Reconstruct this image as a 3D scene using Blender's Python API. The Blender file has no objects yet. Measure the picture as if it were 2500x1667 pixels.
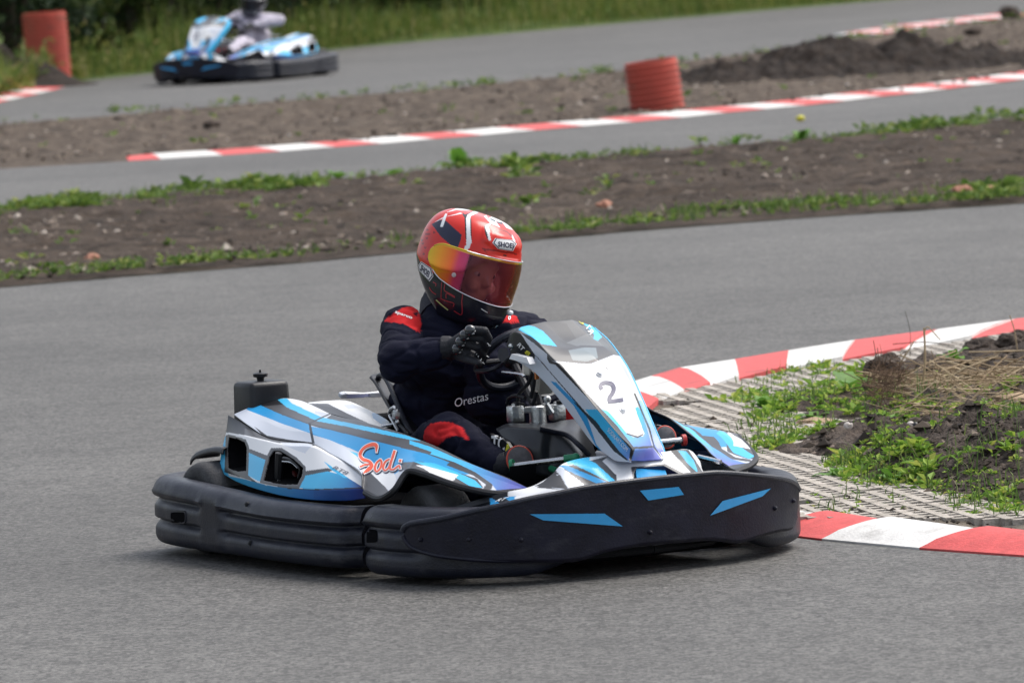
import bpy, bmesh, math, random
import numpy as np
from mathutils import Vector, Matrix, noise
from mathutils.bvhtree import BVHTree

# ------------------------------------------------------------------ camera, world, sun, exposure
SC = bpy.context.scene
COL = SC.collection
F_PX, CAM_H, PITCH, ROLL = 16000.0, 2.005, math.radians(4.03), math.radians(3.0)   # focal length in px of a 2500 px wide frame
FW = Vector((0, math.cos(PITCH), -math.sin(PITCH)))
_u0, _r0 = Vector((0, math.sin(PITCH), math.cos(PITCH))), Vector((1, 0, 0))
UP = _u0 * math.cos(ROLL) + _r0 * math.sin(ROLL)
RT = _r0 * math.cos(ROLL) - _u0 * math.sin(ROLL)
CAM_O = Vector((0, 0, CAM_H))
cam_data = bpy.data.cameras.new('camera'); cam = bpy.data.objects.new('camera', cam_data); COL.objects.link(cam)
cam.matrix_world = Matrix((RT, UP, -FW)).transposed().to_4x4() @ Matrix.Identity(4)
cam.location = CAM_O
cam_data.sensor_width = 36; cam_data.lens = 36 * F_PX / 2500
cam_data.clip_start = 1; cam_data.clip_end = 3000
cam_data.dof.use_dof = True; cam_data.dof.focus_distance = 19.6; cam_data.dof.aperture_fstop = 9
SC.camera = cam

SUN_EL, SUN_AZ = math.radians(58), math.radians(60)      # azimuth from +Y towards +X
world = bpy.data.worlds.new('World'); SC.world = world; world.use_nodes = True
wn = world.node_tree.nodes; wl = world.node_tree.links
sky = wn.new('ShaderNodeTexSky'); sky.sky_type = 'NISHITA'; sky.sun_disc = False
sky.sun_elevation = SUN_EL; sky.sun_rotation = SUN_AZ; sky.dust_density = 4.0; sky.air_density = 1.0; sky.ozone_density = 1.0
hs = wn.new('ShaderNodeHueSaturation'); hs.inputs['Saturation'].default_value = 0.5
wl.new(sky.outputs[0], hs.inputs['Color']); wl.new(hs.outputs[0], wn['Background'].inputs[0])
wn['Background'].inputs[1].default_value = 0.14
sun_d = bpy.data.lights.new('sun', 'SUN'); sun_d.energy = 1.2; sun_d.angle = math.radians(38); sun_d.color = (1, 0.965, 0.92)
sun = bpy.data.objects.new('sun', sun_d); COL.objects.link(sun)
sd = Vector((math.sin(SUN_AZ) * math.cos(SUN_EL), math.cos(SUN_AZ) * math.cos(SUN_EL), math.sin(SUN_EL)))
sun.rotation_euler = sd.to_track_quat('Z', 'Y').to_euler()
SC.view_settings.view_transform = 'Standard'; SC.view_settings.look = 'None'
SC.view_settings.exposure = 0.72; SC.view_settings.gamma = 1; SC.view_settings.use_curve_mapping = False
SC.cycles.max_bounces = 6; SC.cycles.transparent_max_bounces = 12
random.seed(7); RNG = np.random.default_rng(7)

# ------------------------------------------------------------------ surveying: photograph point + one known coordinate -> place
def ray(px, py):
    return (FW + RT * ((px - 1250) / F_PX) - UP * ((py - 833.5) / F_PX))
def pw(px, py, z=0.0):
    d = ray(px, py); return CAM_O + d * ((z - CAM_O.z) / d.z)
TH = math.radians(31); KO = Vector((-0.40, 20.10, 0))
KF, KL, KU = Vector((math.sin(TH), -math.cos(TH), 0)), Vector((math.cos(TH), math.sin(TH), 0)), Vector((0, 0, 1))
def w2k(v): return Vector((v.dot(KF), v.dot(KL), v.dot(KU)))
CK = w2k(CAM_O - KO)
def kray(px, py): return w2k(ray(px, py))
def P(px, py, x=None, y=None, z=None):
    d = kray(px, py)
    if x is not None: t = (x - CK.x) / d.x
    elif y is not None: t = (y - CK.y) / d.y
    else: t = (z - CK.z) / d.z
    return CK + d * t
def Ppath(px, py, path):
    """where the sight line meets an upright wall standing on the plan line PATH (nearest hit)"""
    d = kray(px, py); best = None
    for (ax, ay), (bx, by) in zip(path, path[1:]):
        ex, ey = bx - ax, by - ay
        den = d.x * ey - d.y * ex
        if abs(den) < 1e-9: continue
        t = ((ax - CK.x) * ey - (ay - CK.y) * ex) / den
        s = ((ax - CK.x) * d.y - (ay - CK.y) * d.x) / den
        if -0.001 <= s <= 1.001 and (best is None or t < best): best = t
    if best is None:
        raise ValueError('no hit %s %s' % (px, py))
    return CK + d * best
_R = np.array([KF[:], KL[:], KU[:]])
def kproj(pts):
    """kart coordinates (n x 3) -> photograph pixels"""
    wpt = np.asarray(pts) @ _R + np.array(KO[:]) - np.array(CAM_O[:])
    zz = wpt @ np.array(FW[:])
    return np.stack([1250 + F_PX * (wpt @ np.array(RT[:])) / zz, 833.5 - F_PX * (wpt @ np.array(UP[:])) / zz], -1)
def inpoly(q, poly):
    x, y = q[:, 0], q[:, 1]; ins = np.zeros(len(q), bool); n = len(poly)
    for i in range(n):
        x0, y0 = poly[i]; x1, y1 = poly[(i + 1) % n]
        if y0 == y1: continue
        c = ((y0 > y) != (y1 > y)) & (x < (x1 - x0) * (y - y0) / (y1 - y0) + x0)
        ins ^= c
    return ins

# ------------------------------------------------------------------ materials
def srgb(r, g=None, b=None):
    if g is None: g = b = r
    f = lambda c: (c / 255 / 12.92) if c <= 10 else ((c / 255 + 0.055) / 1.055) ** 2.4
    return (f(r), f(g), f(b))
def mat(name, color=(.5, .5, .5), rough=.5, scuff=None, metal=0.0, spec=.5, coat=0.0, noise_amt=0.0, noise_scale=30.0, bump=0.0, bump_scale=200.0, attr=None, rough_var=0.0):
    m = bpy.data.materials.new(name); m.use_nodes = True; nt = m.node_tree; N, L = nt.nodes, nt.links
    b = N['Principled BSDF']
    b.inputs['Roughness'].default_value = rough; b.inputs['Metallic'].default_value = metal
    b.inputs['Specular IOR Level'].default_value = spec; b.inputs['Coat Weight'].default_value = coat
    b.inputs['Coat Roughness'].default_value = .08
    tc = N.new('ShaderNodeTexCoord')
    if attr:
        a = N.new('ShaderNodeAttribute'); a.attribute_name = attr; src = a.outputs['Color']
    else:
        r = N.new('ShaderNodeRGB'); r.outputs[0].default_value = (*color, 1); src = r.outputs[0]
    nz = N.new('ShaderNodeTexNoise'); nz.inputs['Scale'].default_value = noise_scale; nz.inputs['Detail'].default_value = 6; nz.inputs['Roughness'].default_value = .65
    L.new(tc.outputs['Object'], nz.inputs['Vector'])
    if noise_amt:
        mr = N.new('ShaderNodeMapRange'); mr.inputs['From Min'].default_value = .3; mr.inputs['From Max'].default_value = .7
        mr.inputs['To Min'].default_value = 1 - noise_amt; mr.inputs['To Max'].default_value = 1 + noise_amt
        L.new(nz.outputs[0], mr.inputs[0])
        vm = N.new('ShaderNodeVectorMath'); vm.operation = 'SCALE'; L.new(src, vm.inputs[0]); L.new(mr.outputs[0], vm.inputs['Scale'])
        src = vm.outputs[0]
    if scuff:
        mp = N.new('ShaderNodeMapping'); mp.inputs['Scale'].default_value = scuff[1]; L.new(tc.outputs['Object'], mp.inputs['Vector'])
        n3 = N.new('ShaderNodeTexNoise'); n3.inputs['Scale'].default_value = scuff[2]; n3.inputs['Detail'].default_value = 8; n3.inputs['Roughness'].default_value = .7; L.new(mp.outputs[0], n3.inputs['Vector'])
        r3 = N.new('ShaderNodeMapRange'); r3.inputs['From Min'].default_value = .54; r3.inputs['From Max'].default_value = .72; r3.inputs['To Max'].default_value = scuff[3]; L.new(n3.outputs[0], r3.inputs[0])
        mc = N.new('ShaderNodeMix'); mc.data_type = 'RGBA'; L.new(r3.outputs[0], mc.inputs[0]); L.new(src, mc.inputs[6]); mc.inputs[7].default_value = (*scuff[0], 1); src = mc.outputs[2]
    L.new(src, b.inputs['Base Color'])
    if rough_var:
        mr2 = N.new('ShaderNodeMapRange'); mr2.inputs['From Min'].default_value = .3; mr2.inputs['From Max'].default_value = .7
        mr2.inputs['To Min'].default_value = max(0, rough - rough_var); mr2.inputs['To Max'].default_value = min(1, rough + rough_var)
        L.new(nz.outputs[0], mr2.inputs[0]); L.new(mr2.outputs[0], b.inputs['Roughness'])
    if bump:
        n2 = N.new('ShaderNodeTexNoise'); n2.inputs['Scale'].default_value = bump_scale; n2.inputs['Detail'].default_value = 4
        L.new(tc.outputs['Object'], n2.inputs['Vector'])
        bp = N.new('ShaderNodeBump'); bp.inputs['Strength'].default_value = bump; bp.inputs['Distance'].default_value = .01
        L.new(n2.outputs[0], bp.inputs['Height']); L.new(bp.outputs[0], b.inputs['Normal'])
    return m
def ramp_mat(name, stops, scale=5.0, detail=8, rough=.9, bump=0.0, bump_scale=60, stretch=(1, 1, 1), per_island=False, rough_noise=.6, translucent=0.0, dist=.02, coord='Object'):
    m = bpy.data.materials.new(name); m.use_nodes = True; nt = m.node_tree; N, L = nt.nodes, nt.links
    b = N['Principled BSDF']; b.inputs['Roughness'].default_value = rough; b.inputs['Specular IOR Level'].default_value = .3
    cr = N.new('ShaderNodeValToRGB'); els = cr.color_ramp.elements
    while len(els) < len(stops): els.new(.5)
    for e, (p, c) in zip(els, stops): e.position = p; e.color = (*c, 1)
    tc = N.new('ShaderNodeTexCoord'); mp = N.new('ShaderNodeMapping'); mp.inputs['Scale'].default_value = stretch
    L.new(tc.outputs[coord], mp.inputs['Vector'])
    if per_island:
        g = N.new('ShaderNodeNewGeometry'); L.new(g.outputs['Random Per Island'], cr.inputs[0])
    else:
        nz = N.new('ShaderNodeTexNoise'); nz.inputs['Scale'].default_value = scale; nz.inputs['Detail'].default_value = detail; nz.inputs['Roughness'].default_value = rough_noise
        L.new(mp.outputs[0], nz.inputs['Vector']); L.new(nz.outputs[0], cr.inputs[0])
    L.new(cr.outputs[0], b.inputs['Base Color'])
    if bump:
        n2 = N.new('ShaderNodeTexNoise'); n2.inputs['Scale'].default_value = bump_scale; n2.inputs['Detail'].default_value = 5
        L.new(mp.outputs[0], n2.inputs['Vector'])
        bp = N.new('ShaderNodeBump'); bp.inputs['Strength'].default_value = bump; bp.inputs['Distance'].default_value = dist
        L.new(n2.outputs[0], bp.inputs['Height']); L.new(bp.outputs[0], b.inputs['Normal'])
    if translucent:
        tr = N.new('ShaderNodeBsdfTranslucent'); L.new(cr.outputs[0], tr.inputs[0])
        mx = N.new('ShaderNodeMixShader'); mx.inputs[0].default_value = translucent
        L.new(b.outputs[0], mx.inputs[1]); L.new(tr.outputs[0], mx.inputs[2]); L.new(mx.outputs[0], N['Material Output'].inputs[0])
    return m

# ------------------------------------------------------------------ object helpers
def tag(o, label=None, cat=None, group=None, kind=None):
    if label: o['label'] = label
    if cat: o['category'] = cat
    if group: o['group'] = group
    if kind: o['kind'] = kind
    return o
def link(name, me, parent=None, m=None):
    o = bpy.data.objects.new(name, me); COL.objects.link(o)
    if parent is not None: o.parent = parent
    if m is not None:
        me.materials.clear(); me.materials.append(m)
    return o
def mesh(name, verts, faces, parent=None, m=None, smooth=True, angle=None):
    me = bpy.data.meshes.new(name); me.from_pydata([tuple(v) for v in verts], [], faces)
    me.update()
    if smooth:
        me.polygons.foreach_set('use_smooth', [True] * len(me.polygons))
        if angle is not None: me.set_sharp_from_angle(angle=math.radians(angle))
    return link(name, me, parent, m)
def empty(name, loc=(0, 0, 0), rz=0.0):
    o = bpy.data.objects.new(name, None); COL.objects.link(o); o.location = loc; o.rotation_euler = (0, 0, rz)
    o.empty_display_size = .1; return o
def np_mesh(name, V, Fq, parent=None, m=None, smooth=True):
    """fast mesh from arrays: V (n,3), Fq (k,3|4)"""
    me = bpy.data.meshes.new(name); k = Fq.shape[1]
    me.vertices.add(len(V)); me.vertices.foreach_set('co', np.asarray(V, np.float32).ravel())
    me.loops.add(Fq.size); me.loops.foreach_set('vertex_index', Fq.astype(np.int32).ravel())
    me.polygons.add(len(Fq)); me.polygons.foreach_set('loop_start', np.arange(0, Fq.size, k, dtype=np.int32))
    me.polygons.foreach_set('loop_total', np.full(len(Fq), k, np.int32))
    me.polygons.foreach_set('use_smooth', np.full(len(Fq), smooth, bool))
    me.update(calc_edges=True); me.validate()
    return link(name, me, parent, m)
def grid_faces(nu, nv, keep=None):
    i, j = np.meshgrid(np.arange(nu - 1), np.arange(nv - 1), indexing='ij')
    a = i * nv + j
    return np.stack([a, a + 1, a + nv + 1, a + nv], -1).reshape(-1, 4)
def catmull(pts, n, closed=False):
    """n points along a Catmull-Rom curve through pts (even in parameter by chord length)"""
    p = np.array([tuple(q) for q in pts], float)
    if closed: p = np.vstack([p, p[:1]])
    if len(p) < 2: return np.repeat(p, n, 0)
    d = np.linalg.norm(np.diff(p, axis=0), axis=1) + 1e-9; t = np.concatenate([[0], np.cumsum(d)]); 
    q0 = p[-2] if closed else 2 * p[0] - p[1]; q1 = p[1] if closed else 2 * p[-1] - p[-2]
    pe = np.vstack([q0, p, q1])
    s = np.linspace(0, t[-1], n); k = np.clip(np.searchsorted(t, s, side='right') - 1, 0, len(d) - 1)
    u = ((s - t[k]) / d[k])[:, None]
    a, b, c, e = pe[k], pe[k + 1], pe[k + 2], pe[k + 3]
    # tangents scaled for uneven chords
    dp = np.concatenate([[d[0]], d, [d[-1]]])
    m1 = (c - a) / ((dp[k] + dp[k + 1])[:, None]) * d[k][:, None]
    m2 = (e - b) / ((dp[k + 1] + dp[k + 2])[:, None]) * d[k][:, None]
    h = lambda: None
    return (2 * u**3 - 3 * u**2 + 1) * b + (u**3 - 2 * u**2 + u) * m1 + (-2 * u**3 + 3 * u**2) * c + (u**3 - u**2) * m2
def patch(rows, nu, nv, round_v=0, lin_u=False, lin_v=True):
    """rows of control points (equal counts) -> (nu*nv,3) grid; u runs along each row, v from row to row"""
    R = np.array([[tuple(q) for q in r] for r in rows], float)
    nr, nc = R.shape[:2]
    def lin(a, n):
        mean = a.mean(axis=1) if a.ndim == 3 else a
        d = np.linalg.norm(np.diff(mean, axis=0), axis=1) + 1e-6
        t = np.concatenate([[0], np.cumsum(d)]); s = np.linspace(0, t[-1], n)
        k = np.clip(np.searchsorted(t, s, side='right') - 1, 0, len(d) - 1); return k, (s - t[k]) / d[k], t, s, d
    # along u with one shared parameter
    A = np.transpose(R, (1, 0, 2))
    k, f, t, s, d = lin(A, nu)
    if lin_u:
        U = A[k] * (1 - f)[:, None, None] + A[k + 1] * f[:, None, None]
    else:
        pe = np.concatenate([(2 * A[0] - A[1])[None], A, (2 * A[-1] - A[-2])[None]])
        dp = np.concatenate([[d[0]], d, [d[-1]]]); u = f[:, None, None]; dk = d[k][:, None, None]
        m1 = (pe[k + 2] - pe[k]) / (dp[k] + dp[k + 1])[:, None, None] * dk
        m2 = (pe[k + 3] - pe[k + 1]) / (dp[k + 1] + dp[k + 2])[:, None, None] * dk
        U = (2*u**3-3*u**2+1)*pe[k+1] + (u**3-2*u**2+u)*m1 + (-2*u**3+3*u**2)*pe[k+2] + (u**3-u**2)*m2
    B = np.transpose(U, (1, 0, 2))            # rows x nu x 3
    k, f, t, s, d = lin(B, nv)
    if lin_v:
        G = B[k] * (1 - f)[:, None, None] + B[k + 1] * f[:, None, None]
    else:
        pe = np.concatenate([(2 * B[0] - B[1])[None], B, (2 * B[-1] - B[-2])[None]])
        dp = np.concatenate([[d[0]], d, [d[-1]]]); u = f[:, None, None]; dk = d[k][:, None, None]
        m1 = (pe[k + 2] - pe[k]) / (dp[k] + dp[k + 1])[:, None, None] * dk
        m2 = (pe[k + 3] - pe[k + 1]) / (dp[k + 1] + dp[k + 2])[:, None, None] * dk
        G = (2*u**3-3*u**2+1)*pe[k+1] + (u**3-2*u**2+u)*m1 + (-2*u**3+3*u**2)*pe[k+2] + (u**3-u**2)*m2
    for _ in range(round_v):
        G[1:-1] = .5 * G[1:-1] + .25 * (G[:-2] + G[2:])
    return np.transpose(G, (1, 0, 2)).reshape(-1, 3)
class MB:
    """collects primitive shapes into one mesh"""
    def __init__(s): s.v, s.f = [], []
    def add(s, v, f):
        n = len(s.v); s.v += [tuple(q) for q in v]; s.f += [tuple(i + n for i in q) for q in f]; return s
    def box(s, c, d, rot=None, bevel=0.0):
        bm = bmesh.new(); bmesh.ops.create_cube(bm, size=1)
        bmesh.ops.scale(bm, vec=Vector(d), verts=bm.verts)
        if bevel: bmesh.ops.bevel(bm, geom=bm.edges[:], offset=bevel, segments=2, affect='EDGES', profile=.5)
        if rot is not None: bmesh.ops.rotate(bm, cent=(0, 0, 0), matrix=rot, verts=bm.verts)
        bmesh.ops.translate(bm, vec=Vector(c), verts=bm.verts)
        bm.verts.ensure_lookup_table(); bm.verts.index_update()
        s.add([v.co[:] for v in bm.verts], [[v.index for v in f.verts] for f in bm.faces]); bm.free(); return s
    def tube(s, pts, r, seg=10, n=None, caps=True, flat=1.0):
        pts = [Vector(p) for p in pts]; rs = r if hasattr(r, '__len__') else [r] * len(pts)
        if n:
            q = catmull([tuple(p) + (a,) for p, a in zip(pts, rs)], n); pts = [Vector(a[:3]) for a in q]; rs = [max(a[3], 1e-4) for a in q]
        vs, fs = [], []; ref = None
        for i, p in enumerate(pts):
            t = (pts[min(i + 1, len(pts) - 1)] - pts[max(i - 1, 0)]).normalized()
            if ref is None: ref = Vector((0, 0, 1)) if abs(t.z) < .9 else Vector((1, 0, 0))
            a = (ref - t * ref.dot(t)).normalized(); b = t.cross(a); ref = a
            for k in range(seg):
                w = 2 * math.pi * k / seg; vs.append(p + (a * math.cos(w) * flat + b * math.sin(w)) * rs[i])
        for i in range(len(pts) - 1):
            for k in range(seg):
                k2 = (k + 1) % seg; fs.append((i * seg + k, i * seg + k2, (i + 1) * seg + k2, (i + 1) * seg + k))
        if caps: fs.append(tuple(range(seg))[::-1]); fs.append(tuple((len(pts) - 1) * seg + k for k in range(seg)))
        return s.add(vs, fs)
    def lathe(s, prof, c, axis='z', seg=32, closed=False):
        """prof: (radius, height along axis)"""
        vs, fs = [], []; n = len(prof)
        for k in range(seg):
            w = 2 * math.pi * k / seg; cw, sw = math.cos(w), math.sin(w)
            for r, h in prof:
                v = {'z': (r * cw, r * sw, h), 'y': (r * cw, h, r * sw), 'x': (h, r * cw, r * sw)}[axis]
                vs.append(Vector(v) + Vector(c))
        for k in range(seg):
            k2 = (k + 1) % seg
            for i in range(n if closed else n - 1):
                i2 = (i + 1) % n; fs.append((k * n + i, k2 * n + i, k2 * n + i2, k * n + i2))
        return s.add(vs, fs)
    def ball(s, c, r, seg=16, rot=None):
        r = Vector(r) if hasattr(r, '__len__') else Vector((r, r, r)); vs, fs = [], []; h = seg // 2
        for i in range(h + 1):
            a = math.pi * i / h
            for k in range(seg):
                w = 2 * math.pi * k / seg; v = Vector((math.sin(a) * math.cos(w) * r.x, math.sin(a) * math.sin(w) * r.y, math.cos(a) * r.z))
                if rot is not None: v = rot @ v
                vs.append(v + Vector(c))
        for i in range(h):
            for k in range(seg):
                k2 = (k + 1) % seg; fs.append((i * seg + k, i * seg + k2, (i + 1) * seg + k2, (i + 1) * seg + k))
        return s.add(vs, fs)
    def build(s, name, m=None, parent=None, smooth=True, angle=35, weld=True):
        me = bpy.data.meshes.new(name); me.from_pydata(s.v, [], s.f); me.update()
        bm = bmesh.new(); bm.from_mesh(me)
        if weld: bmesh.ops.remove_doubles(bm, verts=bm.verts, dist=1e-5)
        bmesh.ops.recalc_face_normals(bm, faces=bm.faces); bm.to_mesh(me); bm.free()
        if smooth:
            me.polygons.foreach_set('use_smooth', [True] * len(me.polygons)); me.set_sharp_from_angle(angle=math.radians(angle))
        return link(name, me, parent, m)

# ------------------------------------------------------------------ the setting
def asphalt_mat():
    m = bpy.data.materials.new('asphalt'); m.use_nodes = True; N, L = m.node_tree.nodes, m.node_tree.links
    b = N['Principled BSDF']; b.inputs['Roughness'].default_value = .7; b.inputs['Specular IOR Level'].default_value = .5
    tc = N.new('ShaderNodeTexCoord')
    def nz(scale, detail, rough=.6, vec=None, st=None):
        n = N.new('ShaderNodeTexNoise'); n.inputs['Scale'].default_value = scale; n.inputs['Detail'].default_value = detail; n.inputs['Roughness'].default_value = rough
        if st:
            mp = N.new('ShaderNodeMapping'); mp.inputs['Scale'].default_value = st; mp.inputs['Rotation'].default_value = (0, 0, math.radians(-38))
            L.new(tc.outputs['Object'], mp.inputs['Vector']); L.new(mp.outputs[0], n.inputs['Vector'])
        else: L.new(tc.outputs['Object'], n.inputs['Vector'])
        return n.outputs[0]
    big, mid, fine, streak = nz(.4, 7, .7), nz(6, 5), nz(95, 3, .8), nz(1.6, 5, .55, st=(.25, 1.6, 1))
    vor = N.new('ShaderNodeTexVoronoi'); vor.inputs['Scale'].default_value = 78; L.new(tc.outputs['Object'], vor.inputs['Vector'])
    def rng(s, a, b_, c, d):
        r = N.new('ShaderNodeMapRange'); r.inputs['From Min'].default_value = a; r.inputs['From Max'].default_value = b_
        r.inputs['To Min'].default_value = c; r.inputs['To Max'].default_value = d; L.new(s, r.inputs[0]); return r.outputs[0]
    def mul(a, b_):
        q = N.new('ShaderNodeMath'); q.operation = 'MULTIPLY'; L.new(a, q.inputs[0]); L.new(b_, q.inputs[1]); return q.outputs[0]
    sep = N.new('ShaderNodeSeparateColor'); L.new(vor.outputs['Color'], sep.inputs[0])
    v = mul(mul(rng(big, .35, .65, .80, 1.16), rng(mid, .3, .7, .86, 1.12)), mul(rng(fine, .3, .7, .35, 1.65), rng(streak, .35, .65, .92, 1.05)))
    v = mul(v, rng(sep.outputs[0], 0, 1, .42, 1.62))
    cr = N.new('ShaderNodeVectorMath'); cr.operation = 'SCALE'; cr.inputs[0].default_value = (.088, .0855, .079); L.new(v, cr.inputs['Scale'])
    L.new(cr.outputs[0], b.inputs['Base Color'])
    bp = N.new('ShaderNodeBump'); bp.inputs['Strength'].default_value = .5; bp.inputs['Distance'].default_value = .004
    L.new(fine, bp.inputs['Height']); L.new(bp.outputs[0], b.inputs['Normal'])
    return m
M_ASPH = asphalt_mat()
M_DIRT = ramp_mat('dirt', [(.36, (.018, .012, .008)), (.46, (.042, .029, .020)), (.56, (.080, .058, .042)), (.72, (.16, .122, .09))], scale=4.0, detail=12, rough=.95, bump=1.0, bump_scale=30, rough_noise=.78, dist=.06, stretch=(.5, 1.2, 1))
M_SOIL = ramp_mat('dark_soil', [(.3, (.022, .017, .014)), (.48, (.055, .042, .034)), (.6, (.11, .085, .068)), (.76, (.22, .18, .14))], scale=9, detail=10, rough=.95, bump=1.0, bump_scale=70, rough_noise=.75, dist=.02)
M_GRASSG = ramp_mat('meadow', [(.3, (.05, .08, .02)), (.6, (.11, .16, .04))], scale=2, rough=.95)
M_LEAF = ramp_mat('weed_leaf', [(0, (.09, .19, .025)), (.5, (.22, .38, .05)), (.85, (.38, .50, .08)), (1, (.50, .50, .12))], per_island=True, rough=.6, translucent=.35)
M_LEAFS = ramp_mat('strip_leaf', [(0, (.06, .12, .02)), (.5, (.13, .22, .04)), (.85, (.22, .31, .06)), (1, (.34, .36, .10))], per_island=True, rough=.6, translucent=.3)
M_BLADE = ramp_mat('grass_blade', [(0, (.06, .12, .025)), (.6, (.13, .21, .05)), (1, (.24, .27, .1))], per_island=True, rough=.65, translucent=.3)
M_STRAW = ramp_mat('dry_straw', [(0, (.19, .13, .07)), (.5, (.34, .25, .15)), (1, (.5, .4, .26))], per_island=True, rough=.8)
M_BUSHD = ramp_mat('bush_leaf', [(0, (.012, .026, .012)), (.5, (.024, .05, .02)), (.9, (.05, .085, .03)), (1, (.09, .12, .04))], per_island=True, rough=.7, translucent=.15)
M_TALLG = ramp_mat('tall_grass', [(0, (.07, .12, .025)), (.5, (.15, .21, .045)), (.85, (.26, .27, .07)), (1, (.34, .28, .14))], per_island=True, rough=.8, translucent=.3)
M_KRED = mat('kerb_red', srgb(208, 86, 84), .75, scuff=((.13, .06, .055), (1, 1, 1), 3.2, .8), noise_amt=.16, noise_scale=25, bump=.25, bump_scale=120)
M_KWHITE = mat('kerb_white', (.70, .69, .66), .75, scuff=((.20, .19, .17), (1, 1, 1), 3.2, .8), noise_amt=.10, noise_scale=18, bump=.25, bump_scale=120)
M_CONC = ramp_mat('concrete', [(.3, (.27, .245, .205)), (.55, (.43, .39, .34)), (.8, (.55, .505, .45))], scale=14, rough=.9, bump=.4, bump_scale=90)
M_BARK = mat('stem', (.06, .045, .03), .9)

def sheet(name, poly, z, m, kind='structure'):
    return tag(mesh(name, [(x, y, z) for x, y in poly], [tuple(range(len(poly)))], m=m, smooth=False), kind=kind)
def wp(L, z=0): return [tuple(pw(x, y, z)[:2]) for x, y in L]
sheet('ground', [(-1500, -200), (1500, -200), (1500, 2500), (-1500, 2500)], -.03, M_GRASSG)
# edges of the four bands, surveyed on the ground
E1 = wp([(0, 703), (319, 675), (691, 646), (1010, 616), (1271, 590), (1569, 563), (1994, 531), (2500, 497)])
E2 = wp([(0, 523), (212, 497), (478, 473), (797, 446), (1250, 407), (1516, 382), (1781, 359), (2047, 337), (2500, 290)])
E3 = wp([(0, 414), (313, 395), (545, 380), (818, 361), (1063, 341), (1308, 320), (1548, 300), (1771, 278), (1967, 260), (2153, 239), (2313, 221), (2500, 197)])
E4 = wp([(0, 304), (372, 276), (691, 247), (1063, 218), (1516, 173), (1664, 151), (1920, 120), (2122, 88), (2500, 40)])
E5 = wp([(0, 245), (181, 202), (398, 178), (797, 125), (1250, 82), (1728, 40), (2153, 3)])
def ext(E, k=10):
    (a, b), (c, d) = E[0], E[1]; (e, f), (g, h) = E[-2], E[-1]
    L1, L2 = math.hypot(c - a, d - b), math.hypot(g - e, h - f)
    return [(a - (c - a) / L1 * k, b - (d - b) / L1 * k)] + E + [(g + (g - e) / L2 * k, h + (h - f) / L2 * k)]
E1, E2, E3, E4, E5 = [ext(E) for E in (E1, E2, E3, E4, E5)]
sheet('track', [(-14, 4), (14, 4)] + [(14, E1[-1][1] + 2)] + E1[::-1] + [(-14, E1[0][1])], 0, M_ASPH)
def fbm(x, y, s, o=4, seed=0.0):
    return noise.fractal(Vector((x * s + seed, y * s - seed, seed * .7)), .9, 2.1, o)
def resample(E, n):
    return catmull([(a, b, 0) for a, b in E], n)[:, :2]
def strip(name, A, B, nu, nv, hfun, m, lead=0.0):
    a, b = resample(A, nu), resample(B, nu); V = []
    for i in range(nu):
        for j in range(nv):
            f = j / (nv - 1); x, y = a[i] * (1 - f) + b[i] * f
            wd = math.hypot(*(b[i] - a[i])); edge = max(0, min(1, (f * wd - lead) / (wd * .12), (1 - f) * 8)); V.append((x, y, .004 + edge * hfun(x, y, f)))
    return tag(np_mesh(name, np.array(V), grid_faces(nu, nv)[:, ::-1], m=m), kind='structure')
strip('track', E2, E3, 60, 4, lambda x, y, f: -.004, M_ASPH)
strip('track', E4, E5, 60, 4, lambda x, y, f: -.004, M_ASPH)
def h1(x, y, f):
    ruts = .012 * math.sin((y - .35 * x) * 9 + fbm(x, y, .7) * 2)
    return max(0, .035 + .02 * fbm(x, y, .9, 3) + .022 * fbm(x, y, 6, 5, 3) + .02 * fbm(x, y, 22, 3, 6) + ruts + .03 * math.exp(-((f - .93) / .05) ** 2))
strip('dirt_strip', E1, E2, 420, 90, h1, M_SOIL if False else M_DIRT)
HEAPS = []
def h2(x, y, f):
    h = .025 + .02 * fbm(x, y, .8, 3, 5) + .02 * fbm(x, y, 5, 5, 8) + .02 * fbm(x, y, 18, 3, 8)
    for c, hh, rx, ry in HEAPS:
        g = math.exp(-((x - c.x) / rx * 1.7) ** 2 - ((y - c.y) / ry) ** 2); h += .5 * hh * g * (1 + .4 * fbm(x, y, 2.6, 5, 2))
    return max(0, h)
strip('dirt_strip', E3, E4, 380, 100, h2, ramp_mat('pale_dirt', [(.36, (.03, .021, .015)), (.46, (.07, .052, .038)), (.56, (.125, .096, .072)), (.72, (.22, .175, .135))], scale=5.0, detail=10, rough=.95, bump=.9, bump_scale=35, rough_noise=.72, dist=.04), lead=.85)
# bank of meadow beyond the far track
def h3(x, y, f): return .05 + .35 * f + .12 * fbm(x, y, .5, 4, 9)
strip('meadow', E5, [(a - 3, b + 60) for a, b in E5], 80, 40, h3, M_GRASSG)
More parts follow.
